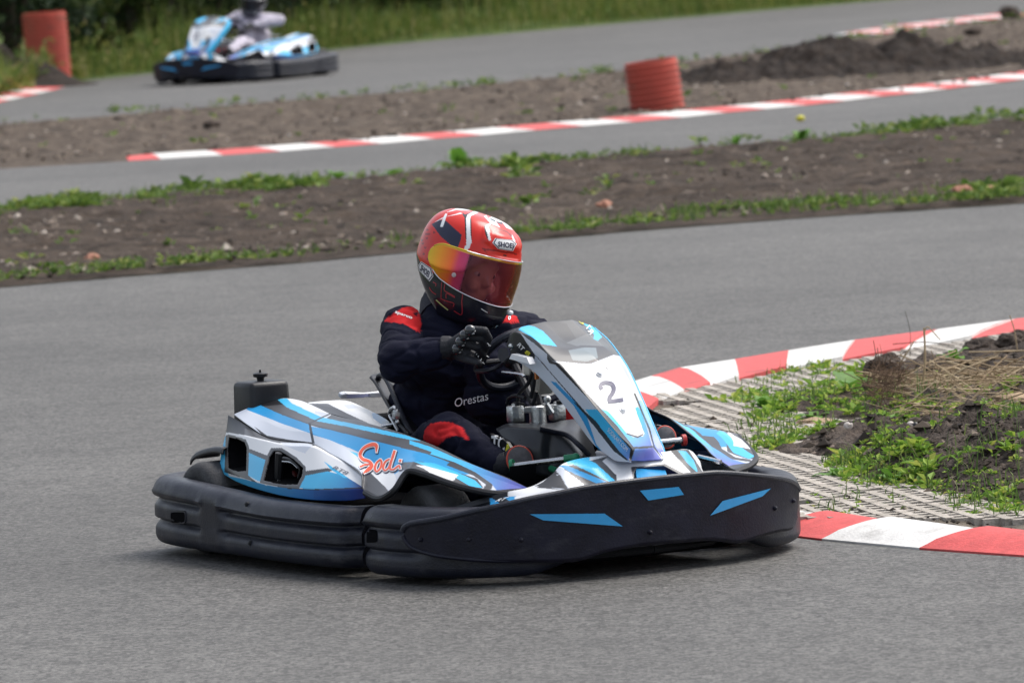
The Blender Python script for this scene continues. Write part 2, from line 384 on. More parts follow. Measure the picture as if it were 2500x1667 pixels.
# dirt heap by the far left barrel
def heap(name, c, r, h, m, seed, label, cat, sx=1.0, n=70):
    V = []
    for i in range(n):
        for j in range(n):
            x, y = (i / (n - 1) * 2 - 1), (j / (n - 1) * 2 - 1); d = x * x + y * y
            z = h * math.exp(-d * 3.2) * (1 + .5 * fbm(x * r, y * r, 2.2, 5, seed)) - h * .045
            V.append((x * r * sx, y * r, z - .02 * (d > .9)))
    o = np_mesh(name, np.array(V), grid_faces(n, n)[:, ::-1], m=m); o.location = c
    return tag(o, label, cat)
def soil_heap(px, py, blobs, rx, ry, label, seed, n=110):
    c = pw(px, py); V = []
    for i in range(n):
        for j in range(n):
            x, y = (i / (n - 1) * 2 - 1) * rx, (j / (n - 1) * 2 - 1) * ry; z = 0
            for bx_, by_, hh, sx_, sy_ in blobs: z = max(z, hh * math.exp(-abs((x - bx_) / sx_) ** 2.4 - ((y - by_) / sy_) ** 2))
            e = max(0, 1 - (x / rx) ** 4) * max(0, 1 - (y / ry) ** 4)
            z = z * (.92 + .40 * fbm(x, y, 2.4, 5, seed)) + .07 * fbm(x, y, 7, 4, seed) * (z > .04); V.append((x, y, -.05 + (z + .03) * e))
    o = np_mesh('soil_heap', np.array(V), grid_faces(n, n)[:, ::-1], m=M_HEAP); o.location = (c.x, c.y, 0); return tag(o, label, 'soil heap')
M_HEAP = ramp_mat('heap_soil', [(.35, (.012, .009, .007)), (.5, (.03, .022, .017)), (.62, (.058, .043, .034)), (.75, (.11, .088, .07))], scale=7, detail=10, rough=.95, bump=.9, bump_scale=40, rough_noise=.75, dist=.04)
soil_heap(1930, 190, [(.35, 0, .33, .75, 1.5), (-.55, 0, .19, .6, 1.2), (-.95, -.1, .08, .4, .9)], 1.7, 2.4, 'dark soil heap with a steep shoulder behind the short barrel', 3)
soil_heap(2230, 170, [(0, 0, .30, .62, 1.8), (.85, 0, .20, .55, 1.4), (-.5, .2, .18, .4, 1.2), (1.3, -.3, .07, .4, 1)], 1.9, 2.8, 'dark soil heap to the right of the steep-shouldered one', 8)
hp = pw(20, 232); heap('dirt_heap', (hp.x - .12, hp.y + 2.4, 0), 1.0, .42, M_HEAP, 4, 'low brown dirt heap at the foot of the taller red barrel', 'dirt heap')

# ---- kerbs: alternating red and white blocks
def kerb(name, secs, colors, label, h_in=.05, m_step=.012, label_cat='kerb'):
    """secs: list of (outer point, inner point) at the joints; one block between each two"""
    root = empty(name); tag(root, label, label_cat, kind='structure')
    for i in range(len(secs) - 1):
        (o0, i0), (o1, i1) = secs[i], secs[i + 1]; nU, nV = 8, 9; V = []
        for a in range(nU):
            u = a / (nU - 1)
            for b in range(nV):
                v = b / (nV - 1)
                p0 = np.array(o0) * (1 - v) + np.array(i0) * v; p1 = np.array(o1) * (1 - v) + np.array(i1) * v
                p = p0 * (1 - u) + p1 * u
                z = .006 + (h_in) * math.sin(v * math.pi * .5) ** 1.3 + m_step * (1 - u) * min(1, 4 * v)
                V.append((p[0], p[1], z))
        n = len(V); fs = [tuple(f) for f in grid_faces(nU, nV)]
        # skirt down to the ground
        rim = [a * nV for a in range(nU)] + [(nU - 1) * nV + b for b in range(1, nV)] + [a * nV + nV - 1 for a in range(nU - 2, -1, -1)] + [b for b in range(nV - 2, 0, -1)]
        for k in rim: V.append((V[k][0], V[k][1], -.02))
        m_ = len(rim)
        for k in range(m_): fs.append((rim[k], n + k, n + (k + 1) % m_, rim[(k + 1) % m_]))
        mb = MB(); mb.add(V, fs); mb.build('kerb_block', M_KRED if colors[i % 2] == 'r' else M_KWHITE, root, angle=40)
    return root
def secs_from(bot, top, hz=.05):
    return [(tuple(pw(*b, .0)[:2]), tuple(pw(*t, hz)[:2])) for b, t in zip(bot, top)]
bx = [(313, 394), (393, 389.5), (545, 380), (686, 370.5), (818, 360), (930, 352), (1063, 340), (1178, 331), (1308, 319), (1425, 309), (1548, 299), (1664, 288), (1771, 276), (1870, 267), (1967, 258), (2063, 247), (2153, 236), (2238, 227), (2313, 218), (2380, 209), (2440, 202), (2500, 194)]
tx = [(318, 385), (398, 378), (531, 367), (685, 350 + 7), (808, 343.5), (925, 334.5), (1052, 325), (1174, 315), (1300, 304), (1431, 292), (1548, 282), (1654, 271), (1750, 262), (1872, 249), (1957, 241), (2063, 229), (2148, 220), (2238, 207), (2308, 198), (2371, 190), (2430, 182), (2500, 172)]
S_ = [(b, (b[0] + d[0], b[1] + d[1])) for b, d in [(tuple(pw(*q)[:2]), None) for q in []]]
secs = []
base = [tuple(pw(*b)[:2]) for b in bx]
for i, p in enumerate(base):
    q0, q1 = base[max(0, i - 1)], base[min(len(base) - 1, i + 1)]; d = Vector((q1[0] - q0[0], q1[1] - q0[1])).normalized(); nrm = Vector((-d.y, d.x))
    wdt = .48 if i else .2
    secs.append((p, (p[0] + nrm.x * wdt, p[1] + nrm.y * wdt)))
d = Vector((secs[-1][0][0] - secs[-2][0][0], secs[-1][0][1] - secs[-2][0][1]))
for k in range(3): secs.append(tuple((a + d.x, b + d.y) for a, b in secs[-1]))
kerb('kerb', secs, 'rw', 'long red and white kerb along the middle track in front of the short barrel', h_in=.022, m_step=.002)
def simple_kerb(pts, n, wdt, label, first='rw'):
    c = resample(pts, n); s = []
    for i in range(n):
        d = Vector(c[min(n - 1, i + 1)] - c[max(0, i - 1)]).normalized(); s.append((tuple(c[i]), (c[i][0] - d.y * wdt, c[i][1] + d.x * wdt)))
    kerb('kerb', s, first, label, h_in=.02, m_step=.002)
simple_kerb(wp([(2140, 86), (2200, 76), (2300, 62), (2400, 50), (2520, 36)]), 13, .5, 'far red and white kerb at the top right edge beyond the dark dirt heaps', 'wr')
simple_kerb(wp([(-60, 268), (0, 250), (90, 230), (185, 207)]), 9, .55, 'short red and white kerb below the taller barrel at far left', 'rw')
# hairpin kerb beside the kart
far_o = [(1543, 918), (1589, 915), (1661, 894), (1793, 874), (1925, 852), (2087, 827), (2287, 801), (2478, 776)]
far_i = [(1606, 982), (1670, 954), (1734, 937), (1804, 919), (1919, 896), (2057, 873), (2204, 851), (2372, 822)]
near_o = [(1870, 1295), (2006, 1311), (2244, 1333), (2500, 1351)]
near_i = [(2020, 1250), (2176, 1265), (2414, 1288), (2650, 1305)]
FO = [tuple(pw(*q, .01)[:2]) for q in far_o[1:]]; FI = [tuple(pw(*q, .05)[:2]) for q in far_i[1:]]
NO = [tuple(pw(*q, .01)[:2]) for q in near_o]; NI = [tuple(pw(*q, .05)[:2]) for q in near_i]
mid_o = resample([FO[0], (.14, 24.7), (.0, 23.6), (.02, 22.5), (.14, 21.4), (.34, 20.4), (.5, 19.8), NO[0]], 14)
mid_i = resample([FI[0], (.5, 24.1), (.42, 23.3), (.42, 22.5), (.48, 21.6), (.6, 20.7), (.72, 20.0), NI[0]], 14)
HP = [(a, b) for a, b in zip(FO[::-1], FI[::-1])] + [(tuple(a), tuple(b)) for a, b in zip(mid_o[1:-1], mid_i[1:-1])] + [(a, b) for a, b in zip(NO, NI)]
dx = (HP[0][0][0] - HP[1][0][0], HP[0][0][1] - HP[1][0][1])
HP = [tuple((a + dx[0] * k, b + dx[1] * k) for a, b in HP[0]) for k in (2, 1)] + HP
dx = (HP[-1][0][0] - HP[-2][0][0], HP[-1][0][1] - HP[-2][0][1])
HP += [tuple((a + dx[0] * k, b + dx[1] * k) for a, b in HP[-1]) for k in (1,)]
# colours: near the camera the block between NO[1] and NO[2] is white
iw = len(HP) - 1 - 3 + 0
kerb('kerb', HP, 'rw' if (len(HP) - 4) % 2 == 1 else 'wr', 'red and white hairpin kerb curving round the weedy infield beside the kart', h_in=.038, m_step=.012)

# ---- infield: grid pavers, soil, weeds
def make_paver():
    """concrete grass-grid block .40 x .40 with diagonal bars"""
    mb = MB(); s = .40; n = 4; w = .031; h = .05
    g = s / n
    for k in range(-n + 1, n):          # bars one way
        a0, a1 = max(0, -k), min(n, n - k)
        for dirn in (0, 1):
            x0, y0, x1, y1 = a0 * g, (a0 + k) * g, a1 * g, (a1 + k) * g
            if dirn: y0, y1 = s - y0, s - y1
            c = Vector(((x0 + x1) / 2 - s / 2, (y0 + y1) / 2 - s / 2, h / 2 + dirn * .002)); L_ = math.hypot(x1 - x0, y1 - y0)
            if L_ < .02: continue
            mb.box(c, (L_ - .006, w, h), Matrix.Rotation(math.atan2(y1 - y0, x1 - x0), 3, 'Z'))
    return mb.build('paver', M_CONC, None, angle=30, smooth=False)
paving = tag(empty('grid_paving'), 'pale concrete grass grid paving between the hairpin kerb and the weeds', 'paving', kind='structure')
pv0 = make_paver(); pv0.parent = paving
inner = resample([q[1] for q in HP], 200)
def kerb_side(x, y):
    """distance inside the inner kerb line (positive towards the infield)"""
    d = np.hypot(inner[:, 0] - x, inner[:, 1] - y); i = int(d.argmin()); i2 = min(i + 1, 199); i1 = max(0, i - 1)
    t = inner[i2] - inner[i1]; v = np.array([x, y]) - inner[i]; cr = t[0] * v[1] - t[1] * v[0]
    return math.copysign(d[i], cr)
_test = kerb_side(2.0, 22.5); SGN = 1 if _test > 0 else -1
def inside(x, y): return SGN * kerb_side(x, y)
a_ = math.radians(-34); ca, sa = math.cos(a_), math.sin(a_); first = True
for i in range(-14, 26):
    for j in range(-14, 26):
        lx, ly = i * .404, j * .404; x = 1.2 + lx * ca - ly * sa; y = 21.6 + lx * sa + ly * ca
        dd = inside(x, y)
        if -.05 < dd < 1.25 and min(inside(x + u_ * .2, y + v_ * .2) for u_, v_ in ((1, .4), (-.4, 1), (-1, -.4), (.4, -1))) > -.15 and y < 29 and y > 17.2 and x < 3.4:
            o = pv0 if first else pv0.copy()
            if not first: COL.objects.link(o)
            first = False; o.location = (x, y, -.004 + .004 * random.random()); o.rotation_euler = (random.uniform(-.006, .006), random.uniform(-.006, .006), a_ + random.uniform(-.01, .01)); o.parent = paving
# soil under and within
def soil_h(x, y):
    d = inside(x, y)
    if d < -.02: return -.025
    e = min(1, max(0, (d - .38 - .22 * fbm(x, y, 1.3, 3, 7)) / .5)); e = e * e * (3 - 2 * e)
    g = lambda cx, cy, rx, ry, hh: hh * math.exp(-((x - cx) / rx) ** 2 - ((y - cy) / ry) ** 2)
    h = .05 + .05 * fbm(x, y, 1.7, 4, 1) + .035 * fbm(x, y, 7, 5, 2) + .014 * fbm(x, y, 28, 3, 5)
    h += g(1.55, 21.0, .35, .7, .09) + g(2.1, 20.6, .7, .8, .10) + g(2.35, 24.6, .6, 1.0, .08) + g(1.2, 20.9, .2, .5, .05)
    return .030 + .010 * fbm(x, y, 9, 3, 4) * 1 + e * h
xs = np.concatenate([np.arange(.3, 2.9, .0135), np.arange(2.9, 7, .08)]); ys = np.arange(17.0, 28.6, .024)
V = [(x, y, 0) for x in xs for y in ys]; V = np.array(V); V[:, 2] = [soil_h(x, y) for x, y in V[:, :2]]
tag(np_mesh('infield_soil', V, grid_faces(len(xs), len(ys))[:, ::-1], m=M_SOIL), kind='structure')

xs = np.arange(.2, 3.6, .03); ys = np.arange(17.6, 28.6, .04); V = np.array([(x, y, .033 + .012 * fbm(x, y, 9, 3, 4) if inside(x, y) > -.06 else -.02) for x in xs for y in ys])
M_FILL = ramp_mat('joint_sand', [(.3, (.06, .05, .04)), (.5, (.13, .11, .085)), (.7, (.22, .19, .15))], scale=12, rough=.95, bump=.6, bump_scale=90)
tag(np_mesh('paving_sand', V, grid_faces(len(xs), len(ys))[:, ::-1], m=M_FILL), kind='structure')

# ------------------------------------------------------------------ kart materials
BLUE, SKY, WHT, LGR, GRY, DGR, BLK = (.03, .31, .64), (.05, .49, .82), (.80, .81, .82), (.62, .66, .73), (.070, .072, .078), (.022, .023, .026), (.008, .009, .012)
NAVY, PURP, YEL, ORG = (.015, .035, .22), (.13, .15, .50), (.62, .60, .05), (.80, .12, .04)
M_LIV = mat('livery', rough=.34, spec=.35, coat=.12, attr='livery')
M_BPL = mat('black_plastic', (.010, .011, .014), .42, spec=.42, noise_amt=.25, noise_scale=6, bump=.12, bump_scale=260, rough_var=.12)
M_BMP = mat('bumper_plastic', (.008, .010, .020), .42, spec=.42, scuff=((.09, .09, .10), (1, 1, 2.5), 8, .4), noise_amt=.35, noise_scale=9, bump=.15, bump_scale=180, rough_var=.14)
M_PANEL = mat('bumper_panel_plastic', (.004, .004, .014), .40, spec=.35, scuff=((.05, .05, .06), (1, 1, 2.5), 9, .4), noise_amt=.3, noise_scale=12, bump=.1, bump_scale=150, rough_var=.12)
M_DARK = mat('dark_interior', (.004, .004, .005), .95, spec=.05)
M_RUB = mat('rubber', (.055, .055, .057), .75, noise_amt=.35, noise_scale=25, bump=.3, bump_scale=150)
M_STEEL = mat('steel', (.55, .56, .57), .25, metal=1.0, noise_amt=.15, noise_scale=40, rough_var=.12)
M_ALU = mat('cast_aluminium', (.62, .64, .65), .38, metal=1.0, noise_amt=.12, noise_scale=50, bump=.2, bump_scale=120)
M_GREEN = mat('green_bush', (.015, .22, .10), .4, noise_amt=.1)
M_REDP = mat('red_plastic', (.45, .025, .02), .4, noise_amt=.1)
M_ORG = mat('orange_red', (.80, .10, .035), .35)
M_WHT = mat('white_print', (.8, .8, .8), .4)
M_YEL = mat('yellow_print', (.65, .6, .04), .4)
M_BLU = mat('blue_print', BLUE, .3, coat=.3, noise_amt=.05)
M_SKYB = mat('sky_blue_print', SKY, .3, coat=.3)
M_NUM = mat('number_print', (.075, .075, .14), .35)
M_TANKW = mat('reservoir_plastic', (.55, .53, .47), .35, noise_amt=.05)
M_AMBER = mat('brake_fluid', (.65, .2, .04), .3)
M_NAVYP = mat('navy_print', (.02, .02, .06), .4)

# ------------------------------------------------------------------ kart
kart = empty('go_kart', KO, TH - math.pi / 2)
tag(kart, 'near blue and white rental go-kart numbered 2 cornering beside the hairpin kerb', 'go-kart', 'rental go-karts on the circuit')
def paint(o, base, layers, key='livery'):
    me = o.data; n = len(me.vertices); V = np.empty(n * 3, np.float32); me.vertices.foreach_get('co', V); V = V.reshape(-1, 3)
    q = kproj(V); c = np.empty((n, 4), np.float32); c[:] = (*base, 1)
    for col, poly, *g in layers:
        k = inpoly(q, poly)
        if g:                         # a printed fade between two inks along a line of the artwork
            c1, (x0, y0), (x1, y1) = g
            t = np.clip(((q[:, 0] - x0) * (x1 - x0) + (q[:, 1] - y0) * (y1 - y0)) / ((x1 - x0) ** 2 + (y1 - y0) ** 2), 0, 1)[:, None]
            cc = np.array(col) * (1 - t) + np.array(c1) * t; c[k, :3] = cc[k]
        else: c[k, :3] = col
    a = me.color_attributes.new(key, 'FLOAT_COLOR', 'POINT'); a.data.foreach_set('color', c.ravel())
def face_cam(G, F):
    a, b, c = G[F[:, 0]], G[F[:, 1]], G[F[:, 2]]; nrm = np.cross(b - a, c - a); return (nrm @ (np.array(CK[:]) - G.mean(0))).sum() > 0
def panel(name, rows, nu, nv, parent, m=M_LIV, base=WHT, layers=(), holes=(), rnd=0, thick=.004, lin_u=False, lin_v=True, angle=None):
    G = patch(rows, nu, nv, rnd, lin_u, lin_v); F = grid_faces(nu, nv)
    if not face_cam(G, F): F = F[:, ::-1]
    if holes:
        q = kproj(G); bad = np.zeros(len(G), bool)
        for h in holes: bad |= inpoly(q, h)
        F = F[~bad[F].all(1)]
    o = np_mesh(name, G, F, parent, m)
    if angle: o.data.set_sharp_from_angle(angle=math.radians(angle))
    if layers or base: paint(o, base or (0, 0, 0), layers)
    if thick:
        s = o.modifiers.new('thickness', 'SOLIDIFY'); s.thickness = thick; s.offset = -1
    return o
def mirror_copy(o, parent):
    me = o.data.copy(); V = np.empty(len(me.vertices) * 3, np.float32); me.vertices.foreach_get('co', V); V = V.reshape(-1, 3); V[:, 1] *= -1
    me.vertices.foreach_set('co', V.ravel()); me.flip_normals(); me.update()
    c = o.copy(); c.data = me; COL.objects.link(c); c.parent = parent; return c
def bvh(*objs):
    vs, fs = [], []
    for o in objs:
        n = len(vs); vs += [v.co[:] for v in o.data.vertices]; fs += [tuple(i + n for i in p.vertices) for p in o.data.polygons]
    return BVHTree.FromPolygons(vs, fs)
def stamp(name, V2, F2, trees, m, parent, off=.0015, thick=0.0):
    """flat print: drape a 2-D outline (photograph pixels) onto a surface and lift it slightly"""
    out, idx = [], {}
    for k, (x, y) in enumerate(V2):
        d = kray(x, y); hit = trees.ray_cast(CK, d, 60)
        if hit[0] is None: continue
        nn = hit[1] if hit[1].dot(d) < 0 else -hit[1]
        idx[k] = len(out); out.append(hit[0] + nn * off)
    F = [tuple(idx[i] for i in f) for f in F2 if all(i in idx for i in f)]
    if not F: return None
    o = mesh(name, out, F, parent, m, smooth=False); return o
def poly_print(name, poly, trees, m, parent, off=.0015, step=6):
    x0, x1 = min(p[0] for p in poly), max(p[0] for p in poly); y0, y1 = min(p[1] for p in poly), max(p[1] for p in poly)
    bm = bmesh.new(); vs = [bm.verts.new((x, y, 0)) for x, y in poly]; bm.faces.new(vs)
    for lo, hi, no in ((x0, x1, (1, 0, 0)), (y0, y1, (0, 1, 0))):
        for t in np.arange(lo + step, hi, step):
            co = (t, 0, 0) if no[0] else (0, t, 0)
            bmesh.ops.bisect_plane(bm, geom=bm.verts[:] + bm.edges[:] + bm.faces[:], plane_co=co, plane_no=no)
    bmesh.ops.triangulate(bm, faces=bm.faces); bm.verts.index_update()
    V2 = [(v.co.x, v.co.y) for v in bm.verts]; F2 = [[v.index for v in f.verts] for f in bm.faces]; bm.free()
    return stamp(name, V2, F2, trees, m, parent, off)
def text_mesh(body, bold=0.0, shear=0.0, spacing=1.0):
    cu = bpy.data.curves.new('t', 'FONT'); cu.body = body; cu.resolution_u = 3; cu.offset = bold; cu.shear = shear; cu.space_character = spacing
    o = bpy.data.objects.new('t', cu); COL.objects.link(o); dg = bpy.context.evaluated_depsgraph_get(); me = bpy.data.meshes.new_from_object(o.evaluated_get(dg))
    bm = bmesh.new(); bm.from_mesh(me); bmesh.ops.remove_doubles(bm, verts=bm.verts, dist=1e-5)
    V = [(v.co.x, v.co.y) for v in bm.verts]
    xs_ = [v[0] for v in V]; ys_ = [v[1] for v in V]; w, h = max(xs_) - min(xs_), max(ys_) - min(ys_)
    for t in np.linspace(min(xs_), max(xs_), 14)[1:-1]: bmesh.ops.bisect_plane(bm, geom=bm.verts[:] + bm.edges[:] + bm.faces[:], plane_co=(t, 0, 0), plane_no=(1, 0, 0))
    bmesh.ops.triangulate(bm, faces=bm.faces); bm.verts.index_update()
    V = [((v.co.x - min(xs_)) / w, (v.co.y - min(ys_)) / h) for v in bm.verts]; F = [[v.index for v in f.verts] for f in bm.faces]
    bm.free(); bpy.data.objects.remove(o); bpy.data.curves.remove(cu); bpy.data.meshes.remove(me); return V, F
def text_print(name, body, bl, br, tl, trees, m, parent, bold=0.0, shear=0.0, off=.002, spacing=1.0):
    """lettering draped on a surface; bl, br, tl: where the baseline starts and ends and the top of the first letter"""
    V, F = text_mesh(body, bold, shear, spacing)
    V2 = [(bl[0] + u * (br[0] - bl[0]) + v * (tl[0] - bl[0]), bl[1] + u * (br[1] - bl[1]) + v * (tl[1] - bl[1])) for u, v in V]
    return stamp(name, V2, F, trees, m, parent, off)
def stroke_print(name, strokes, trees, m, parent, off=.002, grow=0.0, shift=(0, 0)):
    V, F = [], []
    for pts, ws in strokes:
        n = max(10, len(pts) * 5); c = catmull([(x, y, w) for (x, y), w in zip(pts, ws)], n); b = len(V)
        for i in range(n):
            a, d = c[max(0, i - 1)], c[min(n - 1, i + 1)]; t = np.array([d[0] - a[0], d[1] - a[1]]); t /= (np.linalg.norm(t) + 1e-9); w = c[i][2] / 2 + grow
            e = -1 if i == 0 else (1 if i == n - 1 else 0)
            cx, cy = c[i][0] + shift[0] + t[0] * grow * e, c[i][1] + shift[1] + t[1] * grow * e
            V += [(cx - t[1] * w, cy + t[0] * w), (cx + t[1] * w, cy - t[0] * w)]
        for i in range(n - 1): F.append((b + 2 * i, b + 2 * i + 1, b + 2 * i + 3, b + 2 * i + 2))
    return stamp(name, V, F, trees, m, parent, off)
def rowp(pts, ys):
    return [P(x, y, y=yy) for (x, y), yy in zip(pts, ys)]

# ---- right side pod: upper body
c_in = [(676,974),(700,972),(738,979),(775,995),(806,1010),(841,1020),(880,1028),(920,1039),(960,1050),(1000,1064),(1040,1079),(1075,1094),(1110,1111),(1150,1131),(1190,1147),(1235,1164),(1288,1190)]
y_in = [-.30,-.305,-.32,-.335,-.35,-.37,-.40,-.43,-.435,-.425,-.42,-.41,-.40,-.39,-.375,-.355,-.345]
c_rd = [(627,985),(655,996),(690,1010),(725,1023),(755,1033),(807,1047),(846,1057),(885,1067),(925,1076),(965,1086),(1005,1096),(1040,1104),(1075,1115),(1120,1133),(1165,1152),(1222,1172),(1289,1195)]
y_rd = [-.37,-.385,-.40,-.42,-.435,-.450,-.463,-.475,-.478,-.468,-.46,-.448,-.435,-.42,-.402,-.372,-.347]
c_md = [(600,998),(632,1018),(665,1036),(706,1050),(757,1056),(800,1074),(836,1090),(870,1107),(905,1126),(942,1134),(978,1128),(1014,1124),(1052,1134),(1100,1152),(1155,1172),(1215,1186),(1289,1198)]
y_md = [-.42,-.43,-.45,-.465,-.48,-.50,-.515,-.525,-.53,-.525,-.52,-.515,-.505,-.485,-.45,-.402,-.35]
c_lo = [(571,1011),(610,1040),(652,1066),(706,1076),(762,1082),(807,1106),(845,1127),(884,1156),(889,1196),(925,1210),(959,1190),(992,1146),(1034,1152),(1090,1172),(1150,1189),(1211,1199),(1288,1201)]
y_lo = [-.45,-.47,-.49,-.50,-.51,-.545,-.575,-.60,-.625,-.635,-.62,-.575,-.55,-.525,-.49,-.435,-.355]
pod_rows = [rowp(c_in, y_in), rowp(c_rd, y_rd), rowp(c_md, y_md), rowp(c_lo, y_lo)]
pod_layers = [
 (GRY, [(560,960),(760,960),(1300,1180),(1300,1200),(1165,1157),(1005,1100),(925,1080),(807,1051),(755,1037),(690,1013),(627,988)]),   # grey top
 (BLK, [(615,990),(627,983),(676,973),(712,985),(640,992)]),
 (WHT, [(680,972),(718,970),(815,1008),(795,1022),(760,1012),(700,982)]),
 (LGR, [(770,1003),(806,1010),(800,1018),(786,1016),(768,1008)]),
 (SKY, [(676,974),(700,972),(712,984),(785,1018),(841,1030),(911,1044),(990,1062),(1030,1076),(1000,1073),(911,1055),(841,1040),(775,1028),(700,994)]),
 (GRY, [(828,1010),(845,1018),(843,1030),(812,1020),(806,1010)]),
 (BLUE, [(611,990),(627,985),(690,1013),(755,1036),(762,1059),(690,1034),(600,1000)]),
 (LGR, [(570,1008),(600,999),(690,1034),(762,1059),(765,1081),(706,1077),(652,1068)]),
 (BLUE, [(757,1040),(807,1049),(885,1069),(965,1089),(1040,1107),(1120,1136),(1165,1155),(1120,1160),(1030,1130),(1000,1130),(960,1160),(930,1190),(905,1175),(860,1120),(860,1096),(800,1072),(760,1060)]),
 (LGR, [(759,1060),(800,1073),(862,1097),(885,1108),(900,1165),(886,1160),(845,1127),(807,1106),(764,1082)]),
 (SKY, [(853,1100),(880,1109),(905,1128),(880,1120)]),
 (GRY, [(884,1156),(902,1150),(930,1175),(955,1207),(925,1215),(885,1200)]),
 (WHT, [(903,1152),(915,1150),(960,1150),(968,1170),(956,1200),(948,1196)]),
 (GRY, [(985,1128),(1030,1126),(1110,1150),(1165,1168),(1180,1190),(1160,1195),(1060,1165),(1020,1155),(975,1145)]),
 (SKY, [(1010,1126),(1060,1130),(1110,1149),(1160,1172),(1178,1190),(1150,1188),(1120,1170),(1080,1148),(1030,1134)]),
 (WHT, [(1014,1135),(1036,1136),(1119,1159),(1104,1176),(1060,1160),(1034,1143)]),
 (GRY, [(1100,1127),(1165,1153),(1205,1180),(1196,1199),(1180,1192),(1186,1182),(1155,1160),(1090,1135)]),
 (SKY, [(1060,1098),(1130,1124),(1235,1166),(1298,1195),(1290,1205),(1215,1200),(1200,1180),(1160,1152),(1110,1128),(1050,1108)], PURP, (1120,1140), (1250,1190)),
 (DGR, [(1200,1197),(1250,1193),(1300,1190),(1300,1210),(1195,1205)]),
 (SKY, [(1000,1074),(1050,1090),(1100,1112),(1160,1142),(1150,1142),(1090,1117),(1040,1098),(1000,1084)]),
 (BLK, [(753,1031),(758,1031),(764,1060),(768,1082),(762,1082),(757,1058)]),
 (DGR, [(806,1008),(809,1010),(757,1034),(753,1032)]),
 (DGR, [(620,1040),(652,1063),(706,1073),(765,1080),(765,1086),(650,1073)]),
]
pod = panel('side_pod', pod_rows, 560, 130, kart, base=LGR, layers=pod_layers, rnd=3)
# ---- right side pod: lower outer panel with the two air intakes
l0 = [(557,1013),(600,1037),(652,1068),(706,1078),(762,1084),(807,1107),(845,1128),(884,1158)]
l1 = [(552,1055),(598,1064),(652,1076),(706,1087),(764,1090),(808,1112),(848,1136),(886,1166)]
l2 = [(540,1105),(588,1120),(652,1130),(705,1140),(765,1148),(812,1157),(850,1166),(887,1180)]
l3 = [(536,1140),(586,1164),(650,1182),(704,1190),(765,1194),(814,1195),(854,1194),(889,1191)]
l4 = [(534,1150),(584,1178),(646,1199),(702,1212),(765,1220),(815,1222),(856,1221),(891,1216)]
low_rows = [rowp(l0, [-.445,-.465,-.49,-.50,-.51,-.54,-.565,-.58]), rowp(l1, [-.475,-.52,-.55,-.56,-.565,-.57,-.58,-.59]), rowp(l2, [-.50,-.565,-.60,-.61,-.615,-.615,-.61,-.60]),
            rowp(l3, [-.52,-.60,-.64,-.65,-.65,-.65,-.635,-.605]), rowp(l4, [-.51,-.59,-.63,-.645,-.645,-.64,-.63,-.605])]
IN1 = [(559,1066),(580,1070),(598,1079),(603,1092),(601,1150),(580,1152),(556,1143),(554,1100)]
IN2 = [(667,1099),(684,1099),(718,1120),(741,1141),(738,1162),(727,1183),(690,1184),(642,1174),(656,1115)]
low_layers = [
 (BLK, [(540,1005),(575,1010),(652,1066),(640,1075),(550,1060)]),
 (GRY, [(598,1045),(652,1066),(720,1079),(766,1082),(768,1088),(706,1084),(652,1078),(596,1066)]),
 (LGR, [(684,1080),(766,1082),(745,1106),(700,1092)]),
 (WHT, [(548,1054),(598,1062),(684,1082),(745,1108),(768,1087),(845,1127),(884,1160),(890,1190),(850,1165),(815,1150),(741,1160),(700,1140),(655,1120),(604,1100),(545,1090)]),
 (GRY, [(604,1093),(656,1113),(652,1124),(604,1103)]),
 (SKY, [(604,1103),(652,1124),(640,1172),(632,1175),(600,1157)]),
 (GRY, [(741,1150),(800,1142),(815,1146),(790,1157),(738,1164)]),
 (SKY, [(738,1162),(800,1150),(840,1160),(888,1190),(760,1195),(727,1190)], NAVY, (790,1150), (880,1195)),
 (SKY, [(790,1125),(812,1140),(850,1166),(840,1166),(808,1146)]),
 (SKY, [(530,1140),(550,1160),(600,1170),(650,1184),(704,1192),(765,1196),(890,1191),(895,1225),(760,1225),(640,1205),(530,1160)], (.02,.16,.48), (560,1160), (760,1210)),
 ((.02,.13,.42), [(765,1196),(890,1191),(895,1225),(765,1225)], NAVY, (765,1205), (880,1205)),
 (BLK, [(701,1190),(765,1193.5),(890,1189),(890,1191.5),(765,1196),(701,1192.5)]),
 (SKY, [(546,1062),(553,1066),(552,1150),(560,1160),(550,1163),(530,1150),(533,1105)]),
 (DGR, [(551,1062),(560,1060),(600,1072),(608,1090),(606,1160),(628,1178),(604,1170),(548,1152)]),
 (GRY, [(662,1093),(688,1093),(724,1116),(747,1140),(744,1165),(730,1192),(690,1190),(634,1178),(650,1115)]),
]
low = panel('lower_side_panel', low_rows, 300, 120, kart, base=WHT, layers=low_layers, holes=[IN1, IN2], rnd=3)
